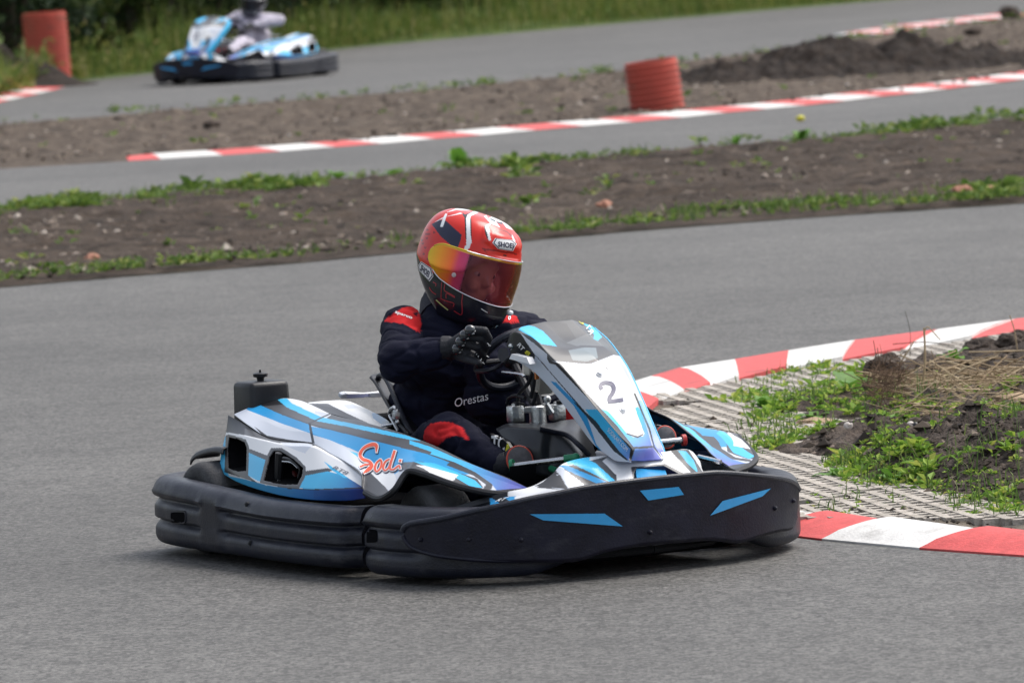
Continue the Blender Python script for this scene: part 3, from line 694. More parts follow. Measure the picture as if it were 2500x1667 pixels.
def duct(poly, parent, y0, depth, m, name='air_intake'):
    n = len(poly); V, F = [], []
    tr = bvh(low)
    cx = sum(p[0] for p in poly) / n; cy = sum(p[1] for p in poly) / n
    big = [(cx + (x - cx) * 1.06, cy + (y - cy) * 1.06) for x, y in poly]
    ring0 = []
    for (x, y), (bx_, by_) in zip(poly, big):
        h = tr.ray_cast(CK, kray(bx_, by_), 60)[0]; ring0.append(h if h is not None else P(x, y, y=y0))
    yav = sum(v.y for v in ring0) / n
    c = sum(ring0, Vector()) / n
    V = [tuple(v) for v in ring0] + [tuple(c + (v - c) * .86 + Vector((.01, depth * .45, 0))) for v in ring0] + [tuple(c + (v - c) * .8 + Vector((.02, depth, -.005))) for v in ring0]
    for k in range(2):
        for i in range(n): F.append((k * n + i, k * n + (i + 1) % n, (k + 1) * n + (i + 1) % n, (k + 1) * n + i))
    F.append(tuple(2 * n + i for i in range(n)))
    o = mesh(name, V, F, parent, m, smooth=False); o.data.flip_normals() if False else None
    return o
duct(IN1, low, -.55, .14, M_DARK); i2 = duct(IN2, low, -.6, .14, M_DARK)
# bright rim inside the front intake and the bolt in the rear one
mb = MB(); pts = [P(x, y, y=-.585) for x, y in [(692,1118),(708,1122),(724,1134),(733,1146),(729,1166)]]; mb.tube(pts, .005, 8, n=20)
mb.tube([P(683, 1105, y=-.58), P(680, 1172, y=-.58)], .014, 8); mb.build('exhaust_guard', M_BPL, low)
mb = MB(); mb.tube([P(690, 1126, y=-.583), P(712, 1129, y=-.583), P(728, 1142, y=-.583)], .0035, 8, n=12); mb.tube([P(672, 1178, y=-.60), P(682, 1174, y=-.60)], .005, 8)
mb.build('chrome_edge', M_STEEL, low)
mb = MB(); mb.ball(P(715, 1163, y=-.53), (.022, .015, .022)); mb.build('red_engine_part', mat('dark_red', (.10, .008, .008), .5), low)
pod_l, low_l = mirror_copy(pod, kart), mirror_copy(low, kart)
for c in list(low.children): mirror_copy(c, low_l)
T_pod, T_low = bvh(pod), bvh(low)
# Sodi script, traced strokes
SZ = 300 / 1960
def z2(p): return (700 + p[0] * SZ, 940 + p[1] * SZ)
sodi = [([(1438,1075),(1432,965),(1360,955),(1240,1010),(1175,1120),(1215,1190),(1320,1225),(1362,1290),(1320,1345),(1200,1420)], [12,56,56,44,52,56,46,54,62,18]),
        ([(1165,1310),(1240,1280),(1350,1270)], [22,30,16]),
        ([(1500,1190),(1440,1250),(1412,1340),(1440,1385),(1500,1330),(1520,1240),(1500,1190)], [22,32,36,30,34,34,24]),
        ([(1650,1185),(1585,1225),(1545,1320),(1575,1368),(1635,1320),(1668,1210)], [22,32,34,28,28,22]),
        ([(1730,1050),(1700,1150),(1665,1270),(1660,1345),(1710,1352),(1800,1290),(1815,1340)], [38,40,34,32,28,26,28]),
        ([(1800,1210),(1835,1215)], [38,42])]
strokes = [([z2(p) for p in pts], [w * SZ for w in ws]) for pts, ws in sodi]
stroke_print('lettering_outline', strokes, T_pod, M_NAVYP, pod, off=.001, grow=2.2, shift=(1.2, 2.2))
stroke_print('lettering_outline', strokes, T_pod, M_WHT, pod, off=.0018, grow=2.0)
stroke_print('lettering', strokes, T_pod, M_ORG, pod, off=.0028)
text_print('lettering', 'RT8', (811,1143), (847,1160), (817,1136), T_low, mat('grey_print', (.22, .23, .27), .4), low, bold=.02, shear=.3)
# ---- dark lip along wheel arch and tip
mb = MB(); mb.tube([P(x, y, y=yy) + Vector((0, .004, -.008)) for (x, y), yy in zip(c_lo[8:], y_lo[8:])], .010, 8, n=90); lip = mb.build('arch_trim', M_BPL, kart); mirror_copy(lip, kart)
# ---- floor of black bodywork under the pod (engine bay wall)
mb = MB()
for s in (-1, 1):
    mb.box((.32, s * .46, .13), (.95, .30, .16), bevel=.02)
mb.build('pontoon_core', M_DARK, kart)

# ---- steering fairing with the race number
f_lt = [(1240,838),(1262,803),(1310,786),(1370,779),(1420,781),(1450,800)]      # rear / top edge, image left to right
def fy(l): return [P(x, y, y=yy) for (x, y), yy in l]
# centre ridge line (y=0) from top rear to bottom
R_side0 = [((1237,842),-.165),((1241,868),-.17),((1300,905),-.16),((1345,950),-.15),((1400,1020),-.135),((1450,1085),-.12),((1495,1120),-.11),((1507,1126),-.105)]   # lowest edge of the image-left flank
R_side1 = [((1245,815),-.165),((1262,812),-.175),((1330,868),-.165),((1370,925),-.15),((1420,995),-.135),((1475,1065),-.115),((1520,1105),-.105),((1540,1128),-.10)]   # mid crease of flank
R_edge  = [((1264,800),-.15),((1300,822),-.165),((1342,868),-.165),((1385,912),-.15),((1450,990),-.13),((1510,1060),-.105),((1543,1096),-.09),((1542,1124),-.085)]    # edge between flank and front
R_mid   = [((1330,785),-.05),((1376,830),-.05),((1440,862),-.04),((1475,905),-.03),((1510,985),-.03),((1545,1055),-.02),((1572,1092),-.02),((1572,1125),-.02)]
R_mid2  = [((1395,780),.03),((1440,820),.04),((1490,858),.05),((1517,895),.05),((1550,975),.045),((1578,1050),.04),((1592,1092),.03),((1597,1123),.03)]
R_edge2 = [((1445,795),.10),((1478,830),.12),((1508,868),.125),((1530,905),.12),((1560,975),.105),((1586,1050),.085),((1600,1090),.075),((1620,1120),.07)]
R_far   = [((1450,800),.13),((1484,830),.15),((1513,868),.155),((1536,905),.15),((1568,975),.135),((1600,1050),.11),((1618,1092),.10),((1625,1118),.095)]
fair_rows = [fy(R_side0), fy(R_side1), fy(R_edge), fy(R_mid), fy(R_mid2), fy(R_edge2), fy(R_far)]
fz = lambda x, y: (1230 + x / 6.533, 760 + y / 6.533)
gz = lambda x, y: (1400 + x / 6.125, 960 + y / 6.125)
fair_layers = [
 ((.085,.088,.092), [(1225,760),(1560,760),(1560,880),(1500,866),(1440,872),(1345,872),(1300,835),(1225,860)]),
 ((.11,.115,.12), [fz(860,170),fz(1100,130),fz(1500,330),fz(1380,520),fz(1200,500),fz(1000,200)]),
 ((.16,.17,.175), [fz(1000,500),fz(1350,350),fz(1600,560),fz(1250,580)]),
 (SKY, [fz(330,210),fz(480,240),fz(620,310),fz(740,430),fz(850,560),fz(600,520),fz(430,400),fz(230,290)]),
 (SKY, [fz(1190,130),fz(1330,150),fz(1440,230),fz(1570,410),fz(1500,470),fz(1430,440),fz(1440,370),fz(1330,250)]),
 (GRY, [fz(700,640),fz(860,600),fz(1250,540),fz(1700,560),fz(1760,690),fz(1400,830),fz(1330,840),fz(760,790),fz(690,700)]),
 ((.20,.24,.26), [fz(1030,620),fz(1290,575),fz(1470,580),fz(1500,740),fz(1330,800),fz(1100,780)]),
 (WHT, [(1358,882),fz(1180,880),fz(1400,850),fz(1780,710),gz(950,0),gz(970,190),(1585,1062),(1556,1066),(1530,1063),(1470,990)]),
 (LGR, [fz(1160,830),fz(1400,835),fz(1570,790),fz(1620,870),fz(1530,990),fz(1200,930)]),
 (DGR, [fz(1190,900),fz(1335,1060),fz(1220,930)]), (DGR, [fz(1620,860),fz(1720,1040),fz(1630,900)]),
 (LGR, [fz(270,350),fz(660,660),fz(690,790),fz(740,860),gz(430,240),gz(150,240),fz(1280,1568),fz(780,1010),fz(500,720)]),
 (DGR, [(1232,815),(1262,805),fz(270,360),fz(500,700),fz(490,800),(1240,862),(1235,850)]),
 (LGR, [fz(440,820),fz(520,700),fz(830,1090),fz(1170,1480),fz(1060,1480),fz(740,1110)]),
 (BLUE, [fz(740,1110),fz(830,1130),fz(1300,1600),gz(340,760),gz(440,880),gz(370,860),gz(150,430),gz(0,180)]),
 (SKY, [gz(170,240),gz(420,240),gz(520,260),gz(800,600),gz(900,660),gz(1040,640),gz(1060,600),gz(920,220),gz(960,190),gz(1010,260),gz(1100,520),gz(1180,800),gz(1330,1000),gz(840,1020),gz(640,820)], PURP, gz(700,560), gz(1000,960)),
 ((.28,.55,.85), [gz(960,120),gz(1010,100),gz(1250,500),gz(1370,980),gz(1200,800),gz(1130,560),gz(1050,300)], PURP, gz(1050,400), gz(1300,900)),
 (WHT, [gz(930,150),gz(985,190),gz(920,220),gz(1030,560),gz(1040,590),gz(960,640),gz(800,590),gz(530,280),gz(400,200),gz(500,0),gz(900,0)]),
 (DGR, [fz(690,700),fz(760,790),fz(900,830),gz(330,140),gz(650,480),gz(900,800),gz(1190,780),gz(1120,540),gz(900,0),gz(925,0),gz(1150,530),gz(1215,790),gz(1340,990),gz(1190,810),gz(920,830),gz(860,1020),gz(830,1010),gz(850,830),gz(560,490),gz(200,60),fz(820,850),fz(730,830),fz(690,760)]),
 (DGR, [gz(800,590),gz(960,640),gz(1040,600),gz(1050,620),gz(960,670),gz(790,610)]),
 (DGR, [fz(500,700),fz(530,720),fz(1300,1600),gz(320,400),gz(680,860),gz(820,1000),gz(790,1000),gz(600,860),gz(180,330),gz(-20,110),fz(1170,1480)]),
]
fair = panel('steering_fairing', fair_rows, 300, 230, kart, base=LGR, layers=fair_layers, rnd=4)
T_f = bvh(fair)
# far flank closes the shell
G2 = [[p for p in fy(R_far)], [Vector((p.x - .05, p.y + .012, p.z - .035)) for p in fy(R_far)]]
panel('fairing_flank', G2, 60, 6, kart, base=SKY, layers=[])
bl, br, tl = (1445, 983), (1493, 977), (1412, 935)
stroke_print('race_number', [([fz(1562,1245),fz(1540,1195),fz(1570,1150),fz(1650,1140),fz(1722,1165),fz(1752,1235),fz(1728,1310),fz(1688,1370),fz(1682,1435)], [8.5, 9, 9, 9, 9.3, 9.5, 9.5, 9.5, 9]), ([fz(1660,1440),fz(1780,1428),fz(1900,1410)], [9, 9, 9])], T_f, M_NUM, fair, off=.0015)
text_print('lettering', 'SODIKART.COM', gz(510,560), gz(800,880), gz(535,500), T_f, M_WHT, fair, shear=.2)
text_print('lettering', 'RT', fz(215,540), fz(305,640), fz(260,490), T_f, M_WHT, fair, bold=.02, shear=.1)
text_print('lettering', '8', fz(330,660), fz(400,715), fz(375,610), T_f, M_YEL, fair, bold=.04)
text_print('lettering', 'RT', fz(1370,390), fz(1290,250), fz(1430,330), T_f, M_WHT, fair, bold=.02)
text_print('lettering', '8', fz(1260,225), fz(1160,150), fz(1300,180), T_f, M_YEL, fair, bold=.02)
def bolt(px, py, trees, parent, r=.009, name='bolt', m=M_STEEL):
    d = kray(px, py); h = trees.ray_cast(CK, d, 60)
    if h[0] is None: return
    n = h[1] if h[1].dot(d) < 0 else -h[1]; mb = MB(); q = n.to_track_quat('Z', 'Y').to_matrix()
    mb.lathe([(r * 1.25, 0), (r * 1.2, .0025), (r * .95, .003), (r * .85, .006), (r * .4, .008), (0, .008)], (0, 0, 0), 'z', 16)
    mb.v = [tuple(q @ Vector(v) + h[0]) for v in mb.v]; mb.build(name, m, parent)
bolt(1463, 913, T_f, fair); bolt(1519, 1001, T_f, fair); bolt(1248, 846, T_f, fair, .008)
mb = MB(); a, b, c, d = [P(x, y, y=-.205) for x, y in [(1249,864),(1286,873),(1293,889),(1243,876)]]
mb.add([a, b, c, d, a + Vector((0, .02, 0)), b + Vector((0, .02, 0)), c + Vector((0, .02, 0)), d + Vector((0, .02, 0))], [(0,1,2,3),(7,6,5,4),(0,4,5,1),(1,5,6,2),(2,6,7,3),(3,7,4,0)]); mb.build('fairing_flap', mat('white_plastic', (.8, .8, .8), .35), fair, smooth=False)

# ---- nose cone
nz_ = lambda x, y: (1400 + x / 6.125, 960 + y / 6.125)
n_back = [((1110,1236),-.50),((1180,1215),-.46),((1240,1200),-.42),((1300,1186),-.36),((1345,1160),-.31),((1372,1133),-.27),((1415,1119),-.20),((1480,1112),-.10),((1560,1110),.0),((1625,1102),.10),((1680,1097),.18),((1708,1124),.245),((1720,1152),.29),((1760,1150),.34)]
n_mid  = [((1120,1245),-.50),((1190,1226),-.46),((1250,1212),-.42),((1320,1200),-.36),((1375,1180),-.30),((1410,1156),-.24),((1450,1142),-.19),((1500,1135),-.11),((1570,1130),-.01),((1635,1122),.10),((1685,1125),.17),((1710,1142),.235),((1722,1156),.28),((1762,1154),.33)]
n_fr   = [((1130,1262),-.52),((1200,1250),-.48),((1260,1240),-.44),((1340,1224),-.36),((1400,1212),-.30),((1450,1204),-.23),((1500,1197),-.17),((1550,1190),-.09),((1600,1184),-.01),((1660,1178),.09),((1700,1172),.16),((1730,1168),.22),((1745,1168),.26),((1775,1166),.31)]
nose_layers = [
 (BLK, [(1100,1200),(1240,1200),(1240,1300),(1100,1300)]),
 (BLUE, [(1195,1216),(1265,1210),(1300,1220),(1290,1240),(1200,1250)]), (BLK, [(1200,1215),(1230,1213),(1262,1235),(1240,1240)]),
 (WHT, [(1285,1192),(1345,1196),(1400,1200),(1390,1230),(1280,1240),(1255,1215)]),
 (GRY, [(1318,1184),(1352,1150),(1385,1167),(1420,1185),(1432,1200),(1405,1198),(1310,1190)]),
 (LGR, [(1352,1142),(1372,1142),(1432,1187),(1426,1200),(1370,1195),(1312,1183),(1362,1166)]),
 (GRY, [nz_(-200,1380-170),(1305,1186),(1415,1196),(1420,1200),(1390,1199)]),
 (GRY, [(1356,1146),(1362,1155),(1378,1166),(1350,1152)]),
 (GRY, [(1372,1140),(1500,1110),(1510,1215),(1430,1205),(1430,1185)]),
 (SKY, [nz_(0,1020),nz_(200,980),nz_(330,1040),nz_(640,1320),nz_(560,1330),nz_(0,1060)]), (SKY, [(1382,1125),(1440,1114),(1440,1125),(1385,1135)]),
 (BLUE, [(1365,1137),(1380,1134),(1492,1180),(1480,1190),(1400,1155)]),
 (WHT, [nz_(430,1010),nz_(560,910),nz_(840,1040),nz_(860,1100),nz_(900,1320),nz_(760,1340)]),
 (WHT, [nz_(860,1030),nz_(1360,1000),nz_(1330,860),nz_(1480,900),nz_(1820,1220),nz_(1680,1240),nz_(1400,1060),nz_(860,1100)]),
 (GRY, [nz_(1440,830),nz_(1720,840),nz_(1980,1250),nz_(1810,1240),nz_(1480,890)]),
 (SKY, [nz_(1560,850),nz_(1680,860),nz_(1800,1000),nz_(1870,1200),nz_(1700,1040)]),
 (GRY, [nz_(860,1100),nz_(1370,1050),nz_(1700,1220),nz_(1700,1300),nz_(900,1320)]),
]
REC = [nz_(930,1110), nz_(1350,1080), nz_(1560,1190), nz_(1640,1250), nz_(1440,1270), nz_(1200,1290), nz_(930,1310), nz_(905,1200)]
nose = panel('nose_cone', [fy(n_back), fy(n_mid), fy(n_fr)], 330, 80, kart, base=WHT, layers=nose_layers, holes=[REC], rnd=4)
# recess with the blue block
mb = MB(); rv = [P(x, y, y=(x - 1590) / 900) for x, y in REC]; dn = Vector((-.02, 0, -.05)); n = len(rv)
mb.add([tuple(v) for v in rv] + [tuple(v + dn) for v in rv], [(i, (i + 1) % n, n + (i + 1) % n, n + i) for i in range(n)] + [tuple(n + i for i in range(n))]); mb.build('nose_recess', M_NAVYP, nose, smooth=False)
q = [(1552,1143),(1620,1137),(1630,1163),(1555,1170)]; mb = MB(); vv = [P(x, y, x=1.50 if i < 2 else 1.575) for i, (x, y) in enumerate(q)]
q2 = [v + Vector((-.02, 0, -.05)) for v in vv]; mb.add([tuple(v) for v in vv + q2], [(0,1,2,3),(7,6,5,4),(0,4,5,1),(1,5,6,2),(2,6,7,3),(3,7,4,0)]); mb.build('nose_block', M_BLU, nose, smooth=False)
text_print('lettering', 'RT', (1208,1226), (1236,1221), (1216,1218), bvh(nose), M_WHT, nose, bold=.03, shear=.3)

# ---- front bumper: wrap-round tube and plate
wrap = [(.93,-.60),(.97,-.655),(1.06,-.675),(1.20,-.665),(1.34,-.62),(1.44,-.54),(1.51,-.43),(1.555,-.30),(1.575,-.15),(1.58,0)]
wrap = wrap + [(x, -y) for x, y in wrap[-2::-1]]
def sweep(name, path, prof, n, parent, m, taper=None, closed_ends=True):
    """prof(s) -> list of (inward offset, z); s runs 0..1 along the plan line; outward = to the right of travel"""
    c = catmull([(x, y, 0) for x, y in path], n)[:, :2]; V, k = [], None
    for i in range(n):
        t = c[min(n - 1, i + 1)] - c[max(0, i - 1)]; t /= np.linalg.norm(t); nr = np.array([t[1], -t[0]])
        pr = prof(i / (n - 1)); k = len(pr)
        for off, z in pr: V.append((*(c[i] - nr * off), z))
    F = [(i * k + j, i * k + (j + 1) % k, (i + 1) * k + (j + 1) % k, (i + 1) * k + j) for i in range(n - 1) for j in range(k)]
    if closed_ends: F += [tuple(range(k))[::-1], tuple((n - 1) * k + j for j in range(k))]
    mb = MB(); mb.add(V, F); return mb.build(name, m, parent, angle=50)
def sstep(a, b, x): x = min(1, max(0, (x - a) / (b - a))); return x * x * (3 - 2 * x)
def bump_prof(top, bot, thick, groove, g0=.105, g1=.155, endround=0.0):
    """outer face with two rolls and a recessed waist"""
    L = []; h = top - bot; r = min(.03, h * .22)
    for a in np.linspace(0, math.pi / 2, 6): L.append((r - r * math.sin(a) + endround, bot + r - r * math.cos(a)))
    zs = np.linspace(bot + r, top - r * 1.4, 40)[1:]
    for z in zs:
        u = (z - bot) / h; gf = lambda c: (math.exp(-((u - c) / .022) ** 2) if u > c else math.exp(-((u - c) / .075) ** 2)); gr = groove * (gf(.37) + gf(.69)) - .006 * sstep(.7, .8, u) * (groove > 0); L.append((gr + endround, z))
    for a in np.linspace(0, math.pi / 2, 7)[1:]: L.append((r * 1.4 - r * 1.4 * math.cos(a) + endround, top - r * 1.4 + r * 1.4 * math.sin(a)))
    L += [(thick - .03, top), (thick - .008, top - .012), (thick, top - .035), (thick, bot + .02)]
    return L
def wprof(s):
    e = max(sstep(.06, 0, s), sstep(.94, 1, s)); mid = sstep(.3, .42, s) * sstep(.7, .58, s)
    g = .015 * (1 - sstep(.14, .19, s)) + .015 * sstep(.81, .86, s)
    return bump_prof(.222 - .03 * e - .05 * mid, .022 + .02 * e + .06 * mid, .11, g, endround=.035 * e * e)
fb = sweep('front_bumper', wrap, wprof, 150, kart, M_BMP)
plate = [(1.16,-.690),(1.28,-.665),(1.40,-.605),(1.50,-.50),(1.565,-.36),(1.60,-.18),(1.61,0)]
plate = plate + [(x, -y) for x, y in plate[-2::-1]]; plate_s = [tuple(q[:2]) for q in catmull([(x, y, 0) for x, y in plate], 80)]
plate_ext = [(1.05, -.70)] + plate_s + [(1.05, .70)]
top_px = [(986,1296),(990,1287),(1004,1279),(1045,1272),(1088,1265),(1171,1246),(1237,1232),(1296,1218),(1360,1206),(1415,1194),(1520,1179),(1602,1169),(1704,1159),(1755,1155),(1832,1160),(1890,1166),(1925,1172),(1944,1182),(1952,1195)]
bot_px = [(988,1310),(994,1322),(1010,1338),(1048,1352),(1088,1360),(1171,1368),(1237,1370),(1296,1370),(1360,1369),(1415,1366),(1480,1345),(1576,1328),(1679,1320),(1740,1316),(1806,1322),(1862,1306),(1908,1294),(1935,1288),(1946,1262)]
def pp(px, py):
    while True:
        try: return Ppath(px, py, plate_ext)
        except ValueError: px -= 2
trow = [pp(*q) for q in top_px]; brow = [pp(*q) for q in bot_px]
mid_r = []
for a, b, k in zip(trow, brow, range(99)):
    mid_r.append([a * (1 - f) + b * f for f in (.08, .5, .92)])
rows = [[Vector((v.x, v.y, v.z)) for v in trow]] + [[Vector((*(Vector((r[j].x, r[j].y)) * 1.0), r[j].z)) for r in mid_r] for j in range(3)] + [brow]
fp = panel('bumper_plate', rows, 240, 26, kart, m=M_PANEL, base=None, rnd=2, thick=.014)
mb = MB(); mb.tube([v + Vector((-.006, 0, 0)) for v in trow], .009, 10, n=140); mb.build('plate_rim', M_BMP, fp)
mb = MB(); mb.tube([v + Vector((-.008, 0, .002)) for v in brow], .007, 8, n=140); mb.build('plate_rim', M_PANEL, fp)
T_p = bvh(fp)
z5 = lambda x, y: (820 + x / 3.36, 1180 + y / 3.36); z4 = lambda x, y: (1500 + x / 3.92, 980 + y / 3.92)
poly_print('decal', [z5(1590,250),z5(2200,245),z5(2350,350),z5(1700,300)], T_p, M_BLU, fp, .003)
poly_print('decal', [z4(910,1090),z4(1030,950),z4(1490,830),z4(1410,905)], T_p, M_BLU, fp, .003)
poly_print('decal', [z4(240,850),z4(610,815),z4(660,890),z4(320,945)], T_p, M_BLU, fp, .003)
for q in [z5(695,460), z5(1090,460), z5(1520,460), z4(1535,1020), z4(1710,950), z4(340,1250)]: bolt(*q, T_p, fp, .006, 'bolt', M_PANEL)
# shade inside the bumper slots, painted as flat dark patches
def slot_shade(px, py, w, h, trees, parent, name='slot_shade'):
    V, F = [], []; n = 20
    ring = []
    for i in range(n):
        a = 2 * math.pi * i / n; c_, s_ = math.cos(a), math.sin(a); ex = .35
        ring.append((px + w / 2 * math.copysign(abs(c_) ** ex, c_), py + h / 2 * math.copysign(abs(s_) ** ex, s_)))
    poly_print(name, ring, trees, M_DARK, parent, .0015)
    ring_o = [trees.ray_cast(CK, kray(x, y), 60) for x, y in ring]
    if all(r[0] is not None for r in ring_o):
        mb = MB(); pts = [r[0] for r in ring_o]; mb.tube(pts + pts[:2], .0035, 6, caps=False); mb.build('slot_rim', M_BMP, parent)
T_fb = bvh(fb)
slot_shade(897, 1308, 50, 32, T_fb, fb)

# ---- side bumper (right), mirrored to the left
side = [(-.40,-.30),(-.435,-.42),(-.425,-.54),(-.35,-.635),(-.20,-.675),(0,-.69),(.25,-.70),(.5,-.712),(.72,-.712),(.88,-.695),(.95,-.67)]
def sprof(s):
    e = sstep(.04, 0, s); sl = sstep(.44, .47, s) * sstep(.56, .53, s)
    g = .017 * (1 - sl)
    top = .236 - .026 * sstep(.25, .75, s)
    L = bump_prof(top, .03 + .01 * e, .10 + .02 * e, g, endround=.02 * e * e - .004 * sl)
    sh = sstep(.97, 1.0, s)
    return [(o + .03 * sh, z) for o, z in L]
sb = sweep('side_bumper', side, sprof, 150, kart, M_BMP); T_sb = bvh(sb)
slot_shade(436, 1262, 36, 28, T_sb, sb)
sbl = mirror_copy(sb, kart)
for q in [(603, 1230), (611, 1325)]: bolt(*q, T_sb, sb, .007, 'bolt', M_BPL)
# rear bumper across the back
mb = MB(); mb.tube([(-.42,-.36,.13),(-.46,-.2,.13),(-.465,.2,.13),(-.42,.36,.13)], .05, 14, n=24); mb.build('rear_bumper', M_BMP, kart)
# ---- fuel tank at the rear right
def tank(name, px0, px1, parent):
    mb = MB(); rb = [P(565, 1005, y=-.40), P(713, 975, y=-.24)]
    return mb
bm = bmesh.new()
xa = P(565, 930, y=-.43).x; q_ = P(641, 1000, y=-.43)
tx0, tx1, ty0, ty1 = P(567, 960, y=-.43).x, P(640, 970, y=-.43).x, -.43, -.43 + .0
tx0 = P(560, 960, y=-.41).x; tx1 = P(612, 960, y=-.41).x; ty0 = -.41; ty1 = ty0 + (P(716, 940, x=tx1).y - P(612, 940, x=tx1).y)
tz1 = P(618, 937, y=ty0, ).z
mb = MB(); cx, cy = (tx0 + tx1) / 2, (ty0 + ty1) / 2
mb.box((cx, cy, (tz1 + .25) / 2), (tx1 - tx0, ty1 - ty0, tz1 - .25), bevel=.016)
me_z = [(x, y, z) for x, y, z in mb.v]
mb.v = [(cx + (x - cx) * (1 - .10 * sstep(.42, .5, z)), cy + (y - cy) * (1 - .08 * sstep(.42, .5, z)), z) for x, y, z in me_z]
ft = mb.build('fuel_tank', M_BPL, kart, angle=60)
cp = P(636, 925, y=cy); mb = MB(); c0 = Vector((cp.x, cy, tz1 - .002))
mb.lathe([(.010, 0), (.012, .012), (.022, .015), (.023, .024), (.018, .027), (.004, .028), (.003, .036), (0, .037)], c0, 'z', 24); mb.build('filler_cap', M_BPL, ft)
# ---- engine cover and rear panel behind the seat
ec0 = [((752,982),-.22),((800,978),-.20),((850,979),-.17),((900,1000),-.13),((945,1025),-.11),((955,1040),-.10)]
ec1 = [((760,990),-.24),((800,992),-.24),((850,1002),-.24),((880,1012),-.23),((915,1030),-.2),((940,1045),-.18)]
ec2 = [((770,1000),-.27),((815,1012),-.28),((850,1022),-.28),((880,1030),-.28),((905,1038),-.27),((930,1050),-.26)]
ecl = [(GRY, [(745,985),(800,985),(850,1010),(905,1035),(900,1045),(800,1015)]), (BLUE, [(908,1008),(920,1006),(955,1032),(950,1040),(930,1035),(910,1020)]), (LGR, [(838,988),(862,986),(875,995),(850,998)])]
panel('engine_cover', [fy(ec0), fy(ec1), fy(ec2)], 100, 40, kart, base=WHT, layers=ecl, rnd=2)
rp0 = [((833,964),-.12),((848,961),-.10),((900,960),.0),((955,958),.06)]
rp1 = [((832,972),-.12),((846,973),-.10),((900,970),.0),((953,968),.06)]
rpl = [(LGR, [(830,955),(848,955),(848,975),(830,980)]), ((.35,.38,.6), [(847,963),(900,961),(905,967),(880,971),(847,972)])]
panel('rear_panel', [fy(rp0), fy(rp1)], 50, 10, kart, base=WHT, layers=rpl, thick=.02, lin_u=True)
mb = MB(); a = [P(835, 975, y=-.12), P(955, 972, y=.06)]; mb.box(((a[0].x + a[1].x) / 2 + .06, -.02, .32), (.14, .30, .13), bevel=.02); mb.build('engine_block', M_DARK, kart)
# ---- mudguard over the rear wheel
mg = [(466,1121),(470,1113),(481,1104),(504,1096),(526,1093),(545,1096)]
r0 = [P(x, y, y=-.52) for x, y in mg]; r1 = [v + Vector((.0, .10, .0)) for v in r0]; rm = [v + Vector((.0, .03, -.001)) for v in r0]
r_1 = [v + Vector((.012, -.006, -.016)) for v in r0]
panel('mudguard', [r_1, r0, rm, r1], 30, 16, kart, m=M_BPL, base=None, thick=.004, rnd=1)
# ---- wheels
def wheel(x, y, w, r, name='wheel'):
    o = empty(name, (x, y, r)); o.parent = kart
    mb = MB(); h = w / 2; pr = [(r * .52, -h * .8), (r * .62, -h), (r * .86, -h), (r * .95, -h * .92), (r, -h * .72), (r * 1.0, 0), (r, h * .72), (r * .95, h * .92), (r * .86, h), (r * .62, h), (r * .52, h * .8)]
    mb.lathe(pr, (0, 0, 0), 'y', 48, closed=True); mb.build('tyre', M_RUB, o, angle=60)
    mb = MB(); mb.lathe([(r * .53, -h * .85), (r * .5, -h * .7), (r * .3, -h * .45), (r * .12, -h * .45), (0, -h * .5)], (0, 0, 0), 'y', 28); mb.lathe([(r * .53, h * .85), (r * .5, h * .7), (r * .3, h * .45), (0, h * .5)], (0, 0, 0), 'y', 28)
    mb.lathe([(r * .52, -h), (r * .52, h)], (0, 0, 0), 'y', 28); mb.build('rim', M_ALU, o)
wheel(1.10, -.48, .13, .135); wheel(1.10, .48, .13, .135); wheel(-.17, -.50, .16, .14); wheel(-.17, .50, .16, .14)
# ---- chassis: floor tray, tubes, axle
mb = MB(); mb.box((.72, 0, .045), (1.5, .52, .012)); mb.build('floor_tray', M_DARK, kart)
mb = MB()
for s in (-1, 1): mb.tube([(-.35, s * .24, .07), (.3, s * .3, .06), (.9, s * .28, .06), (1.15, s * .34, .06), (1.45, s * .25, .06), (1.5, 0, .06)], .014, 8, n=30)
mb.tube([(-.17, -.50, .14), (-.17, .50, .14)], .018, 10); mb.tube([(1.10, -.46, .135), (1.1, .46, .135)], .012, 8); mb.tube([(.5, -.6, .07), (.5, .6, .07)], .014, 8)
for s in (-1, 1): mb.tube([(.1, s * .3, .07), (.1, s * .66, .1), (.7, s * .67, .1), (.72, s * .3, .07)], .013, 8)
mb.build('chassis_frame', M_BPL, kart)
# brackets seen between the fairing and the left pod
mb = MB(); mb.tube([P(1705, 1115, y=.30), P(1760, 1128, y=.33)], .008, 8); mb.build('body_bracket', M_STEEL, kart)
# ---- seat
def seat_curve(ys, dz=0.0):
    return
sx = [(-.115, .475), (-.105, .47), (-.06, .40), (.0, .28), (.06, .16), (.14, .075), (.28, .055), (.42, .08), (.50, .11)]
rows = []
s_rear = [P(928, 918, y=-.10), P(938, 935, y=-.115), P(962, 985, y=-.15), P(985, 1030, y=-.18), P(1008, 1065, y=-.19)]
hz = [v for v in s_rear]
rx = [v.x for v in hz] + [.27, .40, .50]; rz = [v.z for v in hz] + [.09, .075, .10]
for f in (-1, -.97, -.8, -.4, 0, .4, .8, .97, 1):
    row = []
    for k, (x, z) in enumerate(zip(rx, rz)):
        wy = [.13, .14, .17, .195, .21, .21, .2, .18][k]; back = .07 * (1 - f * f) ** .5 * (1 if k < 5 else .2)
        row.append(Vector((x - back, f * wy, z - (.05 * (1 - f * f) ** .5 if k >= 4 else 0))))
    rows.append(row)
G = patch(rows, 60, 40, 0, lin_v=False); o = np_mesh('seat', G, grid_faces(60, 40), kart, M_BPL); so = o.modifiers.new('thickness', 'SOLIDIFY'); so.thickness = .009; so.offset = 0
